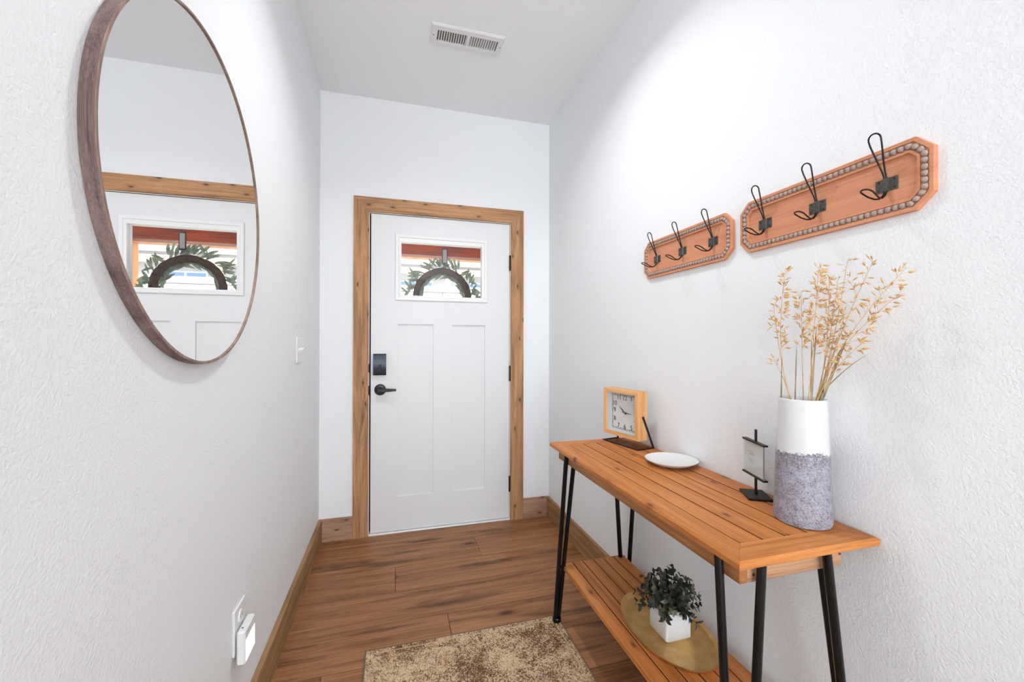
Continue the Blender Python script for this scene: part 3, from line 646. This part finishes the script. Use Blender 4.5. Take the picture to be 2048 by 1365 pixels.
# small glass sign on a post
sa = math.atan2(0.075, 0.0396)
sg = empty('sign_stand', (1.0070, 0.9640, TZ), 'small dark metal stand holding a clear glass sign on the table', 'sign', rotz=sa, local=True)
G().box(-0.0425, 0.0425, -0.0315, 0.0315, 0, 0.006, 0.0008).build('base', M['blackm'], sg)
pa_ = math.radians(10)
G().tube([(0, 0.0, 0.005), (0, 0.0, 0.192)], 0.0037, 10).build('post', M['brown_metal'], sg, 40)
for z0, z1 in ((0.0560, 0.0605), (0.1535, 0.1580)):
    q = [Vector((x, y, z)) for x in (-0.054, 0.058) for y in (-0.0040, 0.0092) for z in (z0, z1)]
    G().hull([Vector((v.x * math.cos(pa_) - v.y * math.sin(pa_), v.x * math.sin(pa_) + v.y * math.cos(pa_), v.z)) for v in q]).build('rail', M['brown_metal'], sg)
def rot8(v): return Vector((v.x * math.cos(pa_) - v.y * math.sin(pa_), v.x * math.sin(pa_) + v.y * math.cos(pa_) , v.z))
M['signglass'] = glass_mat('sign_glass', (0.96, 0.975, 0.97, 1), 0.45)
gp = G().hull([rot8(Vector((x, y + 0.0066, z))) for x in (-0.0515, 0.0545) for y in (-0.0015, 0.0015) for z in (0.0600, 0.1540)]).build('glass_pane', M['signglass'], sg)
cd_ = G().hull([rot8(Vector((x, y + 0.0044, z))) for x in (-0.0500, 0.0530) for y in (-0.0003, 0.0003) for z in (0.0612, 0.1528)]).build('card', plain('white_card', (0.74, 0.75, 0.75, 1), 0.7), sg)
for k, (xa, xb_, z) in enumerate(((0.004, 0.030, 0.1240), (0.000, 0.026, 0.1175), (0.006, 0.028, 0.1000), (0.002, 0.022, 0.0940))):
    G().hull([rot8(Vector((x, y + 0.0049, zz))) for x in (xa, xb_) for y in (-0.0002, 0.0002) for zz in (z - 0.0016, z + 0.0016)]).build('print_mark', M['greyink'], cd_)
M['edge'] = plain('glass_edge_green', lin(150, 168, 158), 0.2)
G().hull([rot8(Vector((x, y + 0.0066, z))) for x in (-0.0520, -0.0514) for y in (-0.0016, 0.0016) for z in (0.0605, 0.1535)]).build('glass_edge', M['edge'], gp)

# vase
def vase_mat():
    t = NT('two_tone_glaze'); v = t.coords(False)
    sp = t.n('ShaderNodeSeparateXYZ'); t.l(v, sp.inputs[0])
    edge = t.math('ADD', sp.outputs[2], t.math('MULTIPLY', t.math('SUBTRACT', t.noise(v, 38, 7.0, 0.8), 0.5), 0.060))
    m = t.math('LESS_THAN', edge, 0.176)
    sp2 = t.noise(v, 260, 4.0, 0.7); sp3 = t.noise(v, 60, 4.0, 0.7)
    stone = t.ramp(t.math('ADD', t.math('MULTIPLY', sp2, 0.6), t.math('MULTIPLY', sp3, 0.4)), [(0.36, lin(92, 80, 78)), (0.46, lin(140, 136, 146)), (0.60, lin(168, 168, 184))])
    band = t.math('MULTIPLY', t.ramp(sp.outputs[2], [(0.135, (0, 0, 0)), (0.172, (0.7, 0.7, 0.7))]), t.ramp(sp2, [(0.42, (1, 1, 1)), (0.56, (0, 0, 0))]))
    stone = t.mix(band, stone, lin(92, 80, 80))
    vo = t.n('ShaderNodeTexVoronoi', Scale=130.0, Randomness=1.0); t.l(v, vo.inputs['Vector'])
    stone = t.mix(t.ramp(vo.outputs['Distance'], [(0.10, (0.8, 0.8, 0.8)), (0.26, (0, 0, 0))]), stone, lin(88, 78, 80))
    t.l(t.mix(m, (0.66, 0.66, 0.66, 1), stone), t.b.inputs['Base Color'])
    t.l(t.math('ADD', 0.12, t.math('MULTIPLY', m, 0.42)), t.b.inputs['Roughness'])
    t.bump(t.math('MULTIPLY', m, t.math('SUBTRACT', sp2, t.math('MULTIPLY', t.math('LESS_THAN', vo.outputs['Distance'], 0.22), 0.3))), 0.5, 0.002); return t.m
VC = (0.980, 0.800, TZ)
va = empty('vase', VC, 'tapered vase with glossy white top and speckled grey lower glaze', 'vase')
G().lathe([(0, 0.006), (0.045, 0.006), (0.0475, 0.30), (0.0490, 0.3045), (0.0505, 0.3035), (0.0515, 0.2990), (0.0570, 0.16), (0.0618, 0.025), (0.0622, 0.010), (0.0600, 0.002), (0.055, 0.0), (0, 0.0)], VC, 'Z', 96).build('body', vase_mat(), va, 50)

# tray (ellipse) and planter
TC = (0.884, 1.205, ZZ)
tr = empty('oval_tray', TC, 'brushed brass oval tray on the lower shelf', 'tray')
ta, tb = 0.127, 0.200
G().lathe([(0, 0.0026), (0.90, 0.0026), (0.955, 0.006), (0.985, 0.0135), (1.0, 0.0150), (0.995, 0.0125), (0.965, 0.0035), (0.90, 0.0), (0, 0.0)], TC, 'Z', 96, ta, tb).build('dish', M['brass'], tr, 50)
px0, px1, py0, py1, pz0 = 0.8405, 0.9350, 1.1455, 1.2400, ZZ + 0.0026
pp = empty('potted_plant', ((px0 + px1) / 2, (py0 + py1) / 2, pz0), 'small dark leafy plant in a square white pot on the brass tray', 'plant')
g = G(); PH = 0.092; c_ = 0.007
def rr(x0, x1, y0, y1, z, c, n_=4):
    out = []
    for cx, cy, a0 in ((x1 - c, y1 - c, 0), (x0 + c, y1 - c, 90), (x0 + c, y0 + c, 180), (x1 - c, y0 + c, 270)):
        for k in range(n_ + 1): a = math.radians(a0 + 90 * k / n_); out.append((cx + c * math.cos(a), cy + c * math.sin(a), z))
    return out
i_ = 0.005
g.ringband([rr(px0 + .004, px1 - .004, py0 + .004, py1 - .004, pz0, c_), rr(px0, px1, py0, py1, pz0 + 0.005, c_), rr(px0, px1, py0, py1, pz0 + PH - .002, c_), rr(px0 + .0015, px1 - .0015, py0 + .0015, py1 - .0015, pz0 + PH, c_), rr(px0 + i_, px1 - i_, py0 + i_, py1 - i_, pz0 + PH - .001, c_ - .003), rr(px0 + i_, px1 - i_, py0 + i_, py1 - i_, pz0 + PH - .016, c_ - .003)])
pot = g.build('pot', M['ceramic'], pp, 40)
G().prism([(x, y) for x, y, z in rr(px0 + i_ - .0005, px1 - i_ + .0005, py0 + i_ - .0005, py1 - i_ + .0005, 0, c_ - .003)], pz0 + PH - 0.018, pz0 + PH - 0.010).build('soil', mottled('soil', lin(40, 34, 28), lin(72, 62, 52), 200, 0.95, 0, 0.6, 300, 0.002), pp)
M['leafd'] = mottled('dark_leaf', lin(26, 34, 34), lin(62, 68, 54), 60, 0.38, 0, 0)
M['leafl'] = mottled('olive_leaf', lin(58, 66, 50), lin(92, 94, 70), 60, 0.45, 0, 0)
M['twig'] = plain('twig', lin(70, 58, 40), 0.8)
def leaf(g, base, d, up_, L, w, fold=0.25, curl=0.15):
    d = d.normalized(); s = d.cross(up_); s = s.normalized() if s.length > 1e-5 else Vector((1, 0, 0)); n_ = s.cross(d).normalized()
    prof = ((0.0, 0.10), (0.25, 0.75), (0.55, 1.0), (0.82, 0.62), (1.0, 0.0)); V = []; rows_ = []
    for t_, k in prof:
        c = base + d * (L * t_) - n_ * (curl * L * t_ * t_)
        if k == 0: rows_.append([len(V)]); V.append(c)
        else:
            rows_.append([len(V), len(V) + 1, len(V) + 2]); V += [c - s * w * k + n_ * fold * w * k, c, c + s * w * k + n_ * fold * w * k]
    F = []
    for A, B in zip(rows_, rows_[1:]):
        if len(B) == 1: F += [(A[0], A[1], B[0]), (A[1], A[2], B[0])]
        else: F += [(A[0], A[1], B[1], B[0]), (A[1], A[2], B[2], B[1])]
    g.faces(V, F)
rng = random.Random(11)
pc = Vector(((px0 + px1) / 2, (py0 + py1) / 2, pz0 + PH - 0.012))
NS = 46
for k in range(NS):
    ph = k * 2.39996 + rng.uniform(-.25, .25); el = math.asin(max(-0.12, min(1, 1 - 1.12 * (k + 0.5) / NS)))
    dr = Vector((math.cos(ph) * math.cos(el), math.sin(ph) * math.cos(el), math.sin(el)))
    R_ = rng.uniform(0.088, 0.112) * (1.0 if dr.x < 0.55 else 0.85)
    base_ = pc + Vector((rng.uniform(-.02, .02), rng.uniform(-.02, .02), 0.004))
    tip = pc + Vector((0, 0, 0.020)) + Vector((dr.x * R_, dr.y * R_, dr.z * R_ * 0.92))
    mid_ = base_.lerp(tip, 0.5) + Vector((0, 0, 0.014))
    path = [base_ * (1 - t) ** 2 + mid_ * 2 * t * (1 - t) + tip * t * t for t in [i / 7 for i in range(8)]]
    sp_ = G().tube(path, 0.0008, 4).build('sprig', M['twig'], pp)
    g = G()
    for i in range(2, 8):
        for s in range(3 if i < 7 else 4):
            d = (path[i] - path[i - 1]).normalized(); a = rng.uniform(0, 6.28)
            o1 = d.orthogonal().normalized(); o2 = d.cross(o1); out = (o1 * math.cos(a) + o2 * math.sin(a))
            leaf(g, path[i], (d * rng.uniform(0.35, 0.9) + out).normalized(), d, rng.uniform(0.016, 0.025), rng.uniform(0.0042, 0.0062), 0.25, rng.uniform(-.1, .25))
    lf = g.build('leaves', M['leafl'] if rng.random() < 0.35 else M['leafd'], sp_, 'all', fix=False); lf['kind'] = 'stuff'

# ------------------------------------------------------------------ coat racks
def coat_rack(yc, zc, label):
    HL, HH, CH, TK = 0.2455, 0.0775, 0.031, 0.0125
    rk = empty('coat_rack', (XR, yc, zc - HH), label, 'coat rack', 'bead edged coat racks on the right wall')
    def octa(i, x):
        a, b = HL - i, HH - i; c = CH - i * (2 - math.sqrt(2))
        P = [(-a, -b + c), (-a + c, -b), (a - c, -b), (a, -b + c), (a, b - c), (a - c, b), (-a + c, b), (-a, b - c)]
        return [(XR - x, yc + y, zc + z) for y, z in P]
    g = G(); g.ringband([octa(0, 0.0), octa(0, TK - .0008), octa(0.0008, TK), octa(0.0080, TK), octa(0.0088, TK - .0035), octa(0.0232, TK - .0035), octa(0.0238, TK - .001), octa(0.0290, TK - .001), octa(0.0305, TK - .006)])
    g.bm.faces.new([g.bm.verts.new(p) for p in octa(0.0305, TK - .006)]); g.bm.faces.new([g.bm.verts.new(p) for p in octa(0, 0)])
    bd = g.build('board', M['rack'], rk)
    # beads
    tr_ = [Vector(p) for p in octa(0.0160, TK - 0.0034)]; segs = [(tr_[i], tr_[(i + 1) % 8]) for i in range(8)]
    per = sum((b - a).length for a, b in segs); nb = round(per / 0.0137); step = per / nb
    first = None; acc = 0.0; si = 0
    for k in range(nb):
        t_ = k * step + step / 2
        while t_ > acc + (segs[si][1] - segs[si][0]).length: acc += (segs[si][1] - segs[si][0]).length; si += 1
        p = segs[si][0] + (segs[si][1] - segs[si][0]).normalized() * (t_ - acc)
        if first is None:
            r = 0.00685
            first = G().lathe([(r, 0.0), (r * .96, -.0022), (r * .80, -.0045), (r * .50, -.0062), (0.0, -.0068)], p, 'X', 14).build('bead', M['bead'], rk, 'all'); off = first.location - (p - ORG[rk])
        else: copy_part(first, rk, p - ORG[rk] + off, None, (1, 1, 1))
    xb = XR - (TK - 0.006)
    for dy in (-0.1580, 0.0, 0.1580):
        y = yc + dy; z = zc - 0.004
        g = G()
        # stamped plate: two flanges and a raised channel
        for s in (-1, 1): g.box(xb - 0.0016, xb, y + s * 0.0222 if s < 0 else y + 0.006, y - 0.006 if s < 0 else y + 0.0222, z - 0.0145, z + 0.0145, 0.0004)
        g.hull([(xb, y + a, z + b) for a in (-.0075, .0075) for b in (-.0145, .0145)] + [(xb - 0.0062, y + a, z + b) for a in (-.0055, .0055) for b in (-.0145, .0145)])
        hk = g.build('hook', M['gun'], rk)
        X0 = xb - 0.0035
        def loop(pts, name):
            # pts: (out, z, halfwidth) from root to tip
            left = [Vector((X0 - o, y - h, zz)) for o, zz, h in pts]; right = [Vector((X0 - o, y + h, zz)) for o, zz, h in pts]
            o, zz, h = pts[-1]; pv = pts[-2]; dirv = Vector((-(o - pv[0]), 0, zz - pv[1])).normalized()
            arc = [Vector((X0 - o, y, zz)) + Vector((0, -h * math.cos(a), 0)) + dirv * (h * math.sin(a)) for a in [math.pi * k / 8 for k in range(1, 8)]]
            G().tube(left + arc + right[::-1], 0.0018, 8).build(name, M['black'], hk, 60)
        zt = z + 0.0130
        loop([(0.0, zt - 0.012, 0.0021), (0.0005, zt, 0.0022), (0.006, zt + 0.014, 0.0026), (0.014, zt + 0.032, 0.0050), (0.022, zt + 0.052, 0.0082), (0.0300, zt + 0.072, 0.0112), (0.0342, zt + 0.084, 0.0122)], 'upper_loop')
        zb = z - 0.0130
        loop([(0.0, zb + 0.012, 0.0021), (0.0010, zb - 0.002, 0.0022), (0.006, zb - 0.012, 0.0024), (0.016, zb - 0.0195, 0.0030), (0.028, zb - 0.0205, 0.0048), (0.042, zb - 0.0165, 0.0080), (0.055, zb - 0.0105, 0.0098), (0.0610, zb - 0.0085, 0.0092)], 'lower_loop')
        for sy in (-0.0155, 0.0155):
            for sz in (-0.0095, 0.0095):
                G().lathe([(0, -0.0008), (0.0020, -0.0006), (0.0025, 0), (0, 0)], (xb - 0.0016, y + sy, z + sz), 'X', 10).build('screw', M['brown_metal'], hk)
    return rk
coat_rack(0.8215, 1.5790, 'bead edged wooden rack of three black hooks, nearer the vase of dried oats')
coat_rack(1.3465, 1.5755, 'bead edged wooden rack of three black hooks, nearer the front door')

# ------------------------------------------------------------------ dried oats
M['straw'] = mottled('straw', lin(196, 152, 96), lin(224, 184, 128), 60, 0.7, 0, 0)
M['oat'] = mottled('oat_husk', lin(196, 150, 92), lin(232, 196, 142), 160, 0.6, 0, 0)
M['blade'] = mottled('dry_blade', lin(128, 116, 88), lin(178, 154, 112), 25, 0.7, 0, 0)
GRP = 'dried oat stalks in the vase'
def spikelet(g, p, d, L, w):
    d = d.normalized(); a = d.orthogonal().normalized(); b = d.cross(a); rings = []
    prof = ((0.0, .15), (0.22, .85), (0.5, 1.0), (0.78, .55), (1.0, 0.05))
    V = []; F = []; n_ = 5
    for t_, k in prof:
        for j in range(n_): an = 2 * math.pi * j / n_; V.append(p + d * L * t_ + (a * math.cos(an) + b * math.sin(an) * 0.75) * w * k)
    for i in range(len(prof) - 1):
        for j in range(n_): F.append((i * n_ + j, i * n_ + (j + 1) % n_, (i + 1) * n_ + (j + 1) % n_, (i + 1) * n_ + j))
    g.faces(V, F)
def oat(tip, root, label, n_sp, start=0.45, spread=0.012, seed=0, sag=0.0, dense=1.0):
    r = random.Random(seed); tip = Vector(tip); root = Vector(root)
    st = empty('oat_stalk', root, label, 'dried stalk', GRP)
    dv = tip - Vector((vx, vy, 0)); dv.z = 0
    rim = Vector((vx, vy, TZ + 0.302)) + dv * min(1.0, 0.036 / max(dv.length, 1e-4)) * (0.55 + 0.45 * min(1, dv.length / 0.1)) ; rim += Vector((r.uniform(-.006, .006), r.uniform(-.006, .006), 0))
    mid_ = rim + (rim - root).normalized() * (tip - rim).length * 0.42 + Vector((0, 0, sag)); N = 18; n0 = 5
    path = [root.lerp(rim, i / n0) for i in range(n0)] + [rim * (1 - t) ** 2 + mid_ * 2 * t * (1 - t) + tip * t * t for t in [i / (N - n0) for i in range(N - n0 + 1)]]
    G().tube(path, 0.0013, 5, r2=0.0005).build('stem', M['straw'], st, 'all')
    g = G(); gs = G()
    for k in range(n_sp):
        t_ = start + (1.0 - start) * ((k + r.random() * 0.7) / n_sp); t_ = min(t_, 1.0)
        f_ = t_ * N; i = min(int(f_), N - 1); p = path[i].lerp(path[i + 1], f_ - i); ax = (path[i + 1] - path[i]).normalized()
        a = r.uniform(0, 6.28); o1 = ax.orthogonal().normalized(); o2 = ax.cross(o1); out = o1 * math.cos(a) + o2 * math.sin(a)
        rad = r.uniform(0.3, 1.0) * spread * (1.25 - 0.6 * (t_ - start) / (1 - start + 1e-6))
        q = p + out * rad + ax * rad * 0.9
        if q.x > XR - 0.006: q.x = XR - 0.006 - r.random() * .004
        gs.tube([p, q], 0.00028, 3)
        for s in range(2 if r.random() < 0.6 * dense else 1):
            d = (out * r.uniform(.2, 1.0) + ax * r.uniform(-0.1, 0.9) + Vector((r.uniform(-.4, .4), r.uniform(-.4, .4), r.uniform(-.5, .25)))).normalized()
            if q.x + d.x * 0.015 > XR - 0.004: d.x = -abs(d.x)
            spikelet(g, q, d, r.uniform(0.0135, 0.0180), r.uniform(0.0018, 0.0026))
    o = g.build('spikelets', M['oat'], st, 'all'); o['kind'] = 'stuff'
    o = gs.build('pedicels', M['straw'], st); o['kind'] = 'stuff'
    return st
vx, vy, vz = VC[0], VC[1], TZ + 0.16
oats = [
 ((0.955, 0.823, 1.412), (-.010, .012), 'stiff dried oat stalk, leftmost tall one in the vase', 40, 0.40, 0.008, .0, 1.3),
 ((0.965, 0.790, 1.350), (-.006, .008), 'dense short dried oat stalk just right of the leftmost tall one', 26, 0.50, 0.010, .0, 1.2),
 ((0.960, 0.742, 1.402), (.002, .004), 'densest upright dried oat stalk in the middle of the vase', 46, 0.42, 0.011, .0, 1.5),
 ((0.985, 0.737, 1.372), (.004, .0), 'bushy dried oat stalk leaning against the densest middle one', 36, 0.45, 0.012, .0, 1.3),
 ((0.985, 0.716, 1.372), (.006, -.004), 'dried oat stalk reaching up just right of the middle', 26, 0.40, 0.014, .0, 1.1),
 ((0.990, 0.705, 1.290), (.004, -.006), 'low bushy dried oat stalk right of the middle', 24, 0.35, 0.013, .0, 1.1),
 ((1.000, 0.652, 1.402), (.010, -.012), 'long thin dried oat stalk, upper of those fanning right', 18, 0.62, 0.020, .010, .8),
 ((1.010, 0.598, 1.376), (.012, -.014), 'long dried oat stalk fanning furthest right', 20, 0.62, 0.022, .014, .8),
 ((1.010, 0.612, 1.322), (.012, -.010), 'dried oat stalk just below the one fanning furthest right', 22, 0.50, 0.018, .010, .9),
 ((0.995, 0.668, 1.226), (.008, -.014), 'short dried oat stalk low on the right side', 16, 0.42, 0.013, .0, 1.0),
 ((0.945, 0.850, 1.325), (-.012, .014), 'thin dried oat sprig arching out on the left', 8, 0.72, 0.012, .012, .6),
 ((0.945, 0.848, 1.180), (-.014, .016), 'tiny dried oat sprig low at the left of the vase', 5, 0.82, 0.008, .0, .5),
 ((1.000, 0.706, 1.412), (.006, -.006), 'thin dried oat sprig topping out right of the middle', 7, 0.78, 0.016, .0, .6),
]
for i, (tip, ro, lab, n_sp, stt, spr, sag, den) in enumerate(oats):
    oat(tip, (vx - ro[0] * 0.6, vy - ro[1] * 0.6, vz), lab, int(n_sp * 1.25), 0.28 + 0.72 * stt, spr, 100 + i, sag, den)
def blade(path, w, label):
    path = [Vector(p) for p in path]; st = empty('grass_blade', path[0], label, 'dried leaf', 'dry grass blades in the vase')
    N = 10; g = G(); V = []; F = []
    for i in range(N + 1):
        t = i / N; p = path[0] * (1 - t) ** 2 + path[1] * 2 * t * (1 - t) + path[2] * t * t; d = (path[2] - path[0]).normalized(); s = d.cross(Vector((-.7, -.7, 0))).normalized()
        k = w * (1 - t) ** 0.6 + 0.0002; V += [p - s * k, p + Vector((.0006, .0006, 0)), p + s * k]
    for i in range(N): F += [(3 * i, 3 * i + 1, 3 * i + 4, 3 * i + 3), (3 * i + 1, 3 * i + 2, 3 * i + 5, 3 * i + 4)]
    g.faces(V, F); g.build('blade', M['blade'], st, 'all', fix=False)
for (tip, ro, w, lab, bow) in [
  ((0.990, 0.700, 1.232), (.008, -.018), 0.0042, 'widest dry grass blade slanting right', 0.0), ((0.995, 0.712, 1.222), (.010, -.010), 0.0032, 'dry grass blade beside the widest one', 0.0),
  ((0.965, 0.752, 1.262), (-.004, .012), 0.0034, 'upright dry grass blade in the middle', 0.0), ((0.970, 0.768, 1.235), (.0, .002), 0.0030, 'dry grass blade crossing the middle stems', 0.0),
  ((1.000, 0.662, 1.198), (.012, -.022), 0.0016, 'thin dry grass blade bent out to the right', 0.045), ((0.955, 0.835, 1.200), (-.016, .014), 0.0022, 'short dry grass blade at the left rim', 0.0),
  ((0.962, 0.800, 1.220), (-.010, .006), 0.0022, 'slim dry grass blade left of the middle', 0.0), ((0.985, 0.730, 1.205), (.006, -.004), 0.0024, 'slim dry grass blade right of the middle', 0.0)]:
    p2 = Vector(tip); dv = p2 - Vector((vx, vy, 0)); dv.z = 0; rm = Vector((vx, vy, TZ + 0.302)) + dv * min(1.0, 0.038 / max(dv.length, 1e-4)) + Vector((ro[0] * .3, ro[1] * .3, 0)); p0 = rm + (rm - p2).normalized() * 0.12; blade([p0, p0.lerp(p2, .55) + Vector((0, 0, bow)), p2], w, lab)

# ------------------------------------------------------------------ wreath outside the door window
WC = Vector((0.3225, SB + 0.048, 1.535))
wr = empty('wreath', (WC.x, WC.y, WC.z - 0.2), 'round brown twig wreath with grey green leaves outside the door window', 'wreath')
rng = random.Random(3)
R0 = 0.177
g = G(); pts = [(WC.x + R0 * math.cos(a), WC.y, WC.z + R0 * math.sin(a)) for a in [2 * math.pi * k / 72 for k in range(72)]]
g.tube(pts, 0.0205, 12, closed=True)
bm_ = g.bm
for v in bm_.verts: v.co += Vector([rng.uniform(-.0022, .0022) for _ in range(3)])
for k in range(26):      # wound twigs
    ph = rng.uniform(0, 6.28); tw = rng.choice((-1, 1)) * rng.uniform(3, 7); P = []
    for i in range(40):
        a = 2 * math.pi * i / 40 * 0.55 + ph; b = tw * (a - ph) + ph * 3; rr_ = R0 + 0.0215 * math.cos(b)
        P.append((WC.x + rr_ * math.cos(a), WC.y + 0.0215 * math.sin(b), WC.z + rr_ * math.sin(a)))
    g.tube(P, 0.0016, 4)
g.build('twig_ring', mottled('twig_brown', lin(40, 24, 14), lin(86, 54, 34), 120, 0.9, 0, 0.6, 250, 0.003), wr)
def leaf_thin(name, c1, c2, k):
    t = NT(name); v = t.coords(); col = t.ramp(t.noise(v, 40, 3.0), [(0.35, c1), (0.65, c2)]); t.l(col, t.b.inputs['Base Color']); t.b.inputs['Roughness'].default_value = 0.6
    tl = t.n('ShaderNodeBsdfTranslucent'); t.l(col, tl.inputs[0]); mx = t.n('ShaderNodeMixShader', Fac=k); t.l(t.b.outputs[0], mx.inputs[1]); t.l(tl.outputs[0], mx.inputs[2])
    t.l(mx.outputs[0], t.t.nodes['Material Output'].inputs[0]); return t.m
M['sage'] = leaf_thin('sage_leaf', lin(104, 118, 98), lin(150, 160, 138), 0.35)
protos = []
for k in range(4):
    g = G(); leaf(g, Vector(), Vector((1, 0, 0)), Vector((0, 0, 1)), 0.056 + 0.006 * k, 0.0080 + 0.001 * (k % 2), 0.15, (-.12, .1, .2, -.05)[k])
    protos.append(g)
meshes = []
for k, g in enumerate(protos):
    me = bpy.data.meshes.new('leaf'); g.bm.to_mesh(me); g.bm.free()
    for p in me.polygons: p.use_smooth = True
    me.materials.append(M['sage']); meshes.append(me)
for k in range(230):
    a = 2 * math.pi * (k + rng.random() * .8) / 230; inner = rng.random() < 0.30
    o = bpy.data.objects.new('leaf', meshes[rng.randrange(4)]); C.objects.link(o); o.parent = wr
    rad = Vector((math.cos(a), 0, math.sin(a))); tan = Vector((-math.sin(a), 0, math.cos(a)))
    s = rng.choice((1, 1, -1))
    if inner: p = WC + rad * (R0 - 0.018); d = (-rad * rng.uniform(.1, .6) + tan * s * rng.uniform(.6, 1) + Vector((0, rng.uniform(-.1, .3), 0)))
    else: p = WC + rad * (R0 + rng.uniform(0.008, 0.055)); d = (rad * rng.uniform(.25, 1.2) + tan * s * rng.uniform(.3, 1) + Vector((0, rng.uniform(-.1, .3), 0)))
    p.y += rng.uniform(0.004, 0.03)
    d.normalize(); n_ = Vector((rng.uniform(-.6, .6), -1, rng.uniform(-.6, .6))); z_ = (n_ - d * n_.dot(d)).normalized(); y_ = z_.cross(d)
    mt = Matrix((d, y_, z_)).transposed()
    o.location = p - ORG[wr]; o.rotation_euler = mt.to_euler(); o.scale = (rng.uniform(.85, 1.3),) * 3
# hanger on the glass
hg = empty('wreath_hanger', (0.3290, SB + 0.010, 1.757), 'black hanger strip holding the wreath on the door window', 'hanger')
g = G(); gy = SY + 0.0225
g.box(0.3105, 0.3480, gy, gy + 0.006, 1.750, 1.854, 0.004); g.build('strip', M['blackm'], hg)
G().box(0.3165, 0.3420, gy - 0.0005, gy + 0.001, 1.758, 1.846).build('pad', plain('grey_pad', lin(150, 146, 138), 0.6), hg)
hk_ = [(0.329 + 0.016 * math.sin(a), gy + 0.022 + 0.030 * (1 - math.cos(a)) * 0.5, 1.741 - 0.016 * math.cos(a)) for a in [2 * math.pi * k / 24 for k in range(24)]]
G().tube(hk_, 0.0012, 6, closed=True).box(0.3250, 0.3330, gy + 0.005, gy + 0.026, 1.752, 1.758).build('wire_loop', M['gun'], hg)

# ------------------------------------------------------------------ outside: porch, wall, neighbour's house
EY = D + 0.16
struct(G().box(-8, 8, EY, EY + 2.9, -0.14, -0.02).build('porch_floor', mottled('concrete', lin(168, 164, 156), lin(192, 188, 180), 20, 0.9)), 'pale concrete porch floor outside the front door', 'floor')
struct(G().box(-40, 40, EY + 2.9, EY + 60, -0.30, -0.16).build('ground', mottled('gravel', lin(178, 170, 156), lin(206, 198, 184), 12, 0.95)), 'pale bare ground beyond the porch', 'ground')
M['redbeam'] = wood('stained_cedar', lin(86, 28, 8), lin(138, 50, 16), lin(166, 70, 26), lin(48, 18, 8), axis='XZ', knots=0.3, size=2.0, rough=0.5, contrast=0.9, knot_scale=4)
M['cedar'] = wood('light_cedar', lin(188, 122, 76), lin(222, 162, 112), lin(236, 186, 140), lin(140, 84, 50), axis='XZ', knots=0.3, size=2.0, rough=0.6, knot_scale=4)
M['cedarZ'] = wood('light_cedar_upright', lin(188, 122, 76), lin(222, 162, 112), lin(236, 186, 140), lin(140, 84, 50), axis='ZX', knots=0.3, size=2.0, rough=0.6, knot_scale=4)
tag(G().box(-3.0, 4.4, D + 1.85, D + 1.99, 2.180, 2.50, 0.004).build('porch_beam', M['redbeam']), 'dark red stained beam across the porch outside the window', 'beam')
tag(G().box(-3.0, 4.4, D + 2.60, D + 2.74, 2.300, 2.52, 0.004).build('porch_beam', M['cedar']), 'lighter orange beam at the outer edge of the porch', 'beam')
for x in (-2.4, 1.93):
    tag(G().box(x - 0.07, x + 0.07, D + 2.60, D + 2.74, -0.02, 2.30, 0.004).build('porch_post', M['cedarZ']), 'square orange wooden post carrying the outer porch beam, ' + ('right of the door' if x > 0 else 'left of the door'), 'post', 'porch posts')
struct(G().box(-3.2, 4.6, EY, D + 2.9, 2.52, 2.62).build('porch_roof', M['white']), 'flat white porch roof over the front door', 'roof')
# white block wall: capped panels
bw = empty('block_wall', (0, D + 6.0, -0.16), 'tall white masonry garden wall opposite the front door', 'wall')
M['block'] = mottled('white_block', lin(222, 220, 214), lin(238, 237, 232), 30, 0.9, 0, 0.3, 80, 0.004)
for k in range(-5, 8):
    x0 = 0.98 + k * 1.22
    for z0, z1 in ((-0.16, 0.45), (0.45, 1.06), (1.06, 1.67), (1.67, 2.28)):
        G().box(x0 + 0.006, x0 + 1.214, D + 6.0, D + 6.15, z0 + 0.006, z1 - 0.006, 0.008).build('block', M['block'], bw)
G().box(-5.2, 10.5, D + 5.95, D + 6.2, 2.28, 2.40, 0.01).build('wall_cap', M['block'], bw)
# neighbour's house
M['palewood'] = mottled('pale_wood', lin(206, 176, 146), lin(222, 196, 170), 6, 0.8, 0, 0)
hs = empty('neighbour_house', (2, D + 13, -0.16), 'pale neighbouring house with blue windows beyond the garden wall', 'house')
HY = D + 13
M['siding'] = mottled('pale_siding', lin(206, 208, 210), lin(220, 222, 224), 4, 0.9, 0, 0)
M['blueglass'] = plain('blue_window_glass', lin(120, 158, 204), 0.08, 0.0, 0.8)
G().box(-9, 16, HY, HY + 6, -0.16, 4.05).build('house_wall', M['siding'], hs)
G().prism([(HY - 0.7, 4.0), (HY - 0.7, 4.12), (HY + 3.3, 6.4), (HY + 6.7, 4.12), (HY + 6.7, 4.0)], -9.6, 16.6, 'X').build('house_roof', mottled('roof_shingle', lin(196, 198, 204), lin(212, 214, 220), 3, 0.9, 0, 0), hs)
G().box(-9, 16, HY - 0.62, HY - 0.45, 3.68, 3.90).build('house_beam', M['palewood'], hs)
for x in (-4.2, -1.2, 0.8, 3.0, 5.6, 8.4):
    w_ = G().box(x - 0.62, x + 0.62, HY - 0.05, HY + 0.02, 2.30, 3.52).build('house_window', M['white'], hs)
    for s in (-1, 1): G().box(x + s * 0.3 - 0.26, x + s * 0.3 + 0.26, HY - 0.07, HY - 0.045, 2.36, 3.46).build('house_pane', M['blueglass'], w_)
for x in (-2.7, 1.9, 4.5, 7.1):
    G().box(x - 0.09, x + 0.09, HY - 0.62, HY - 0.45, -0.16, 3.68).build('house_post', M['palewood'], hs)
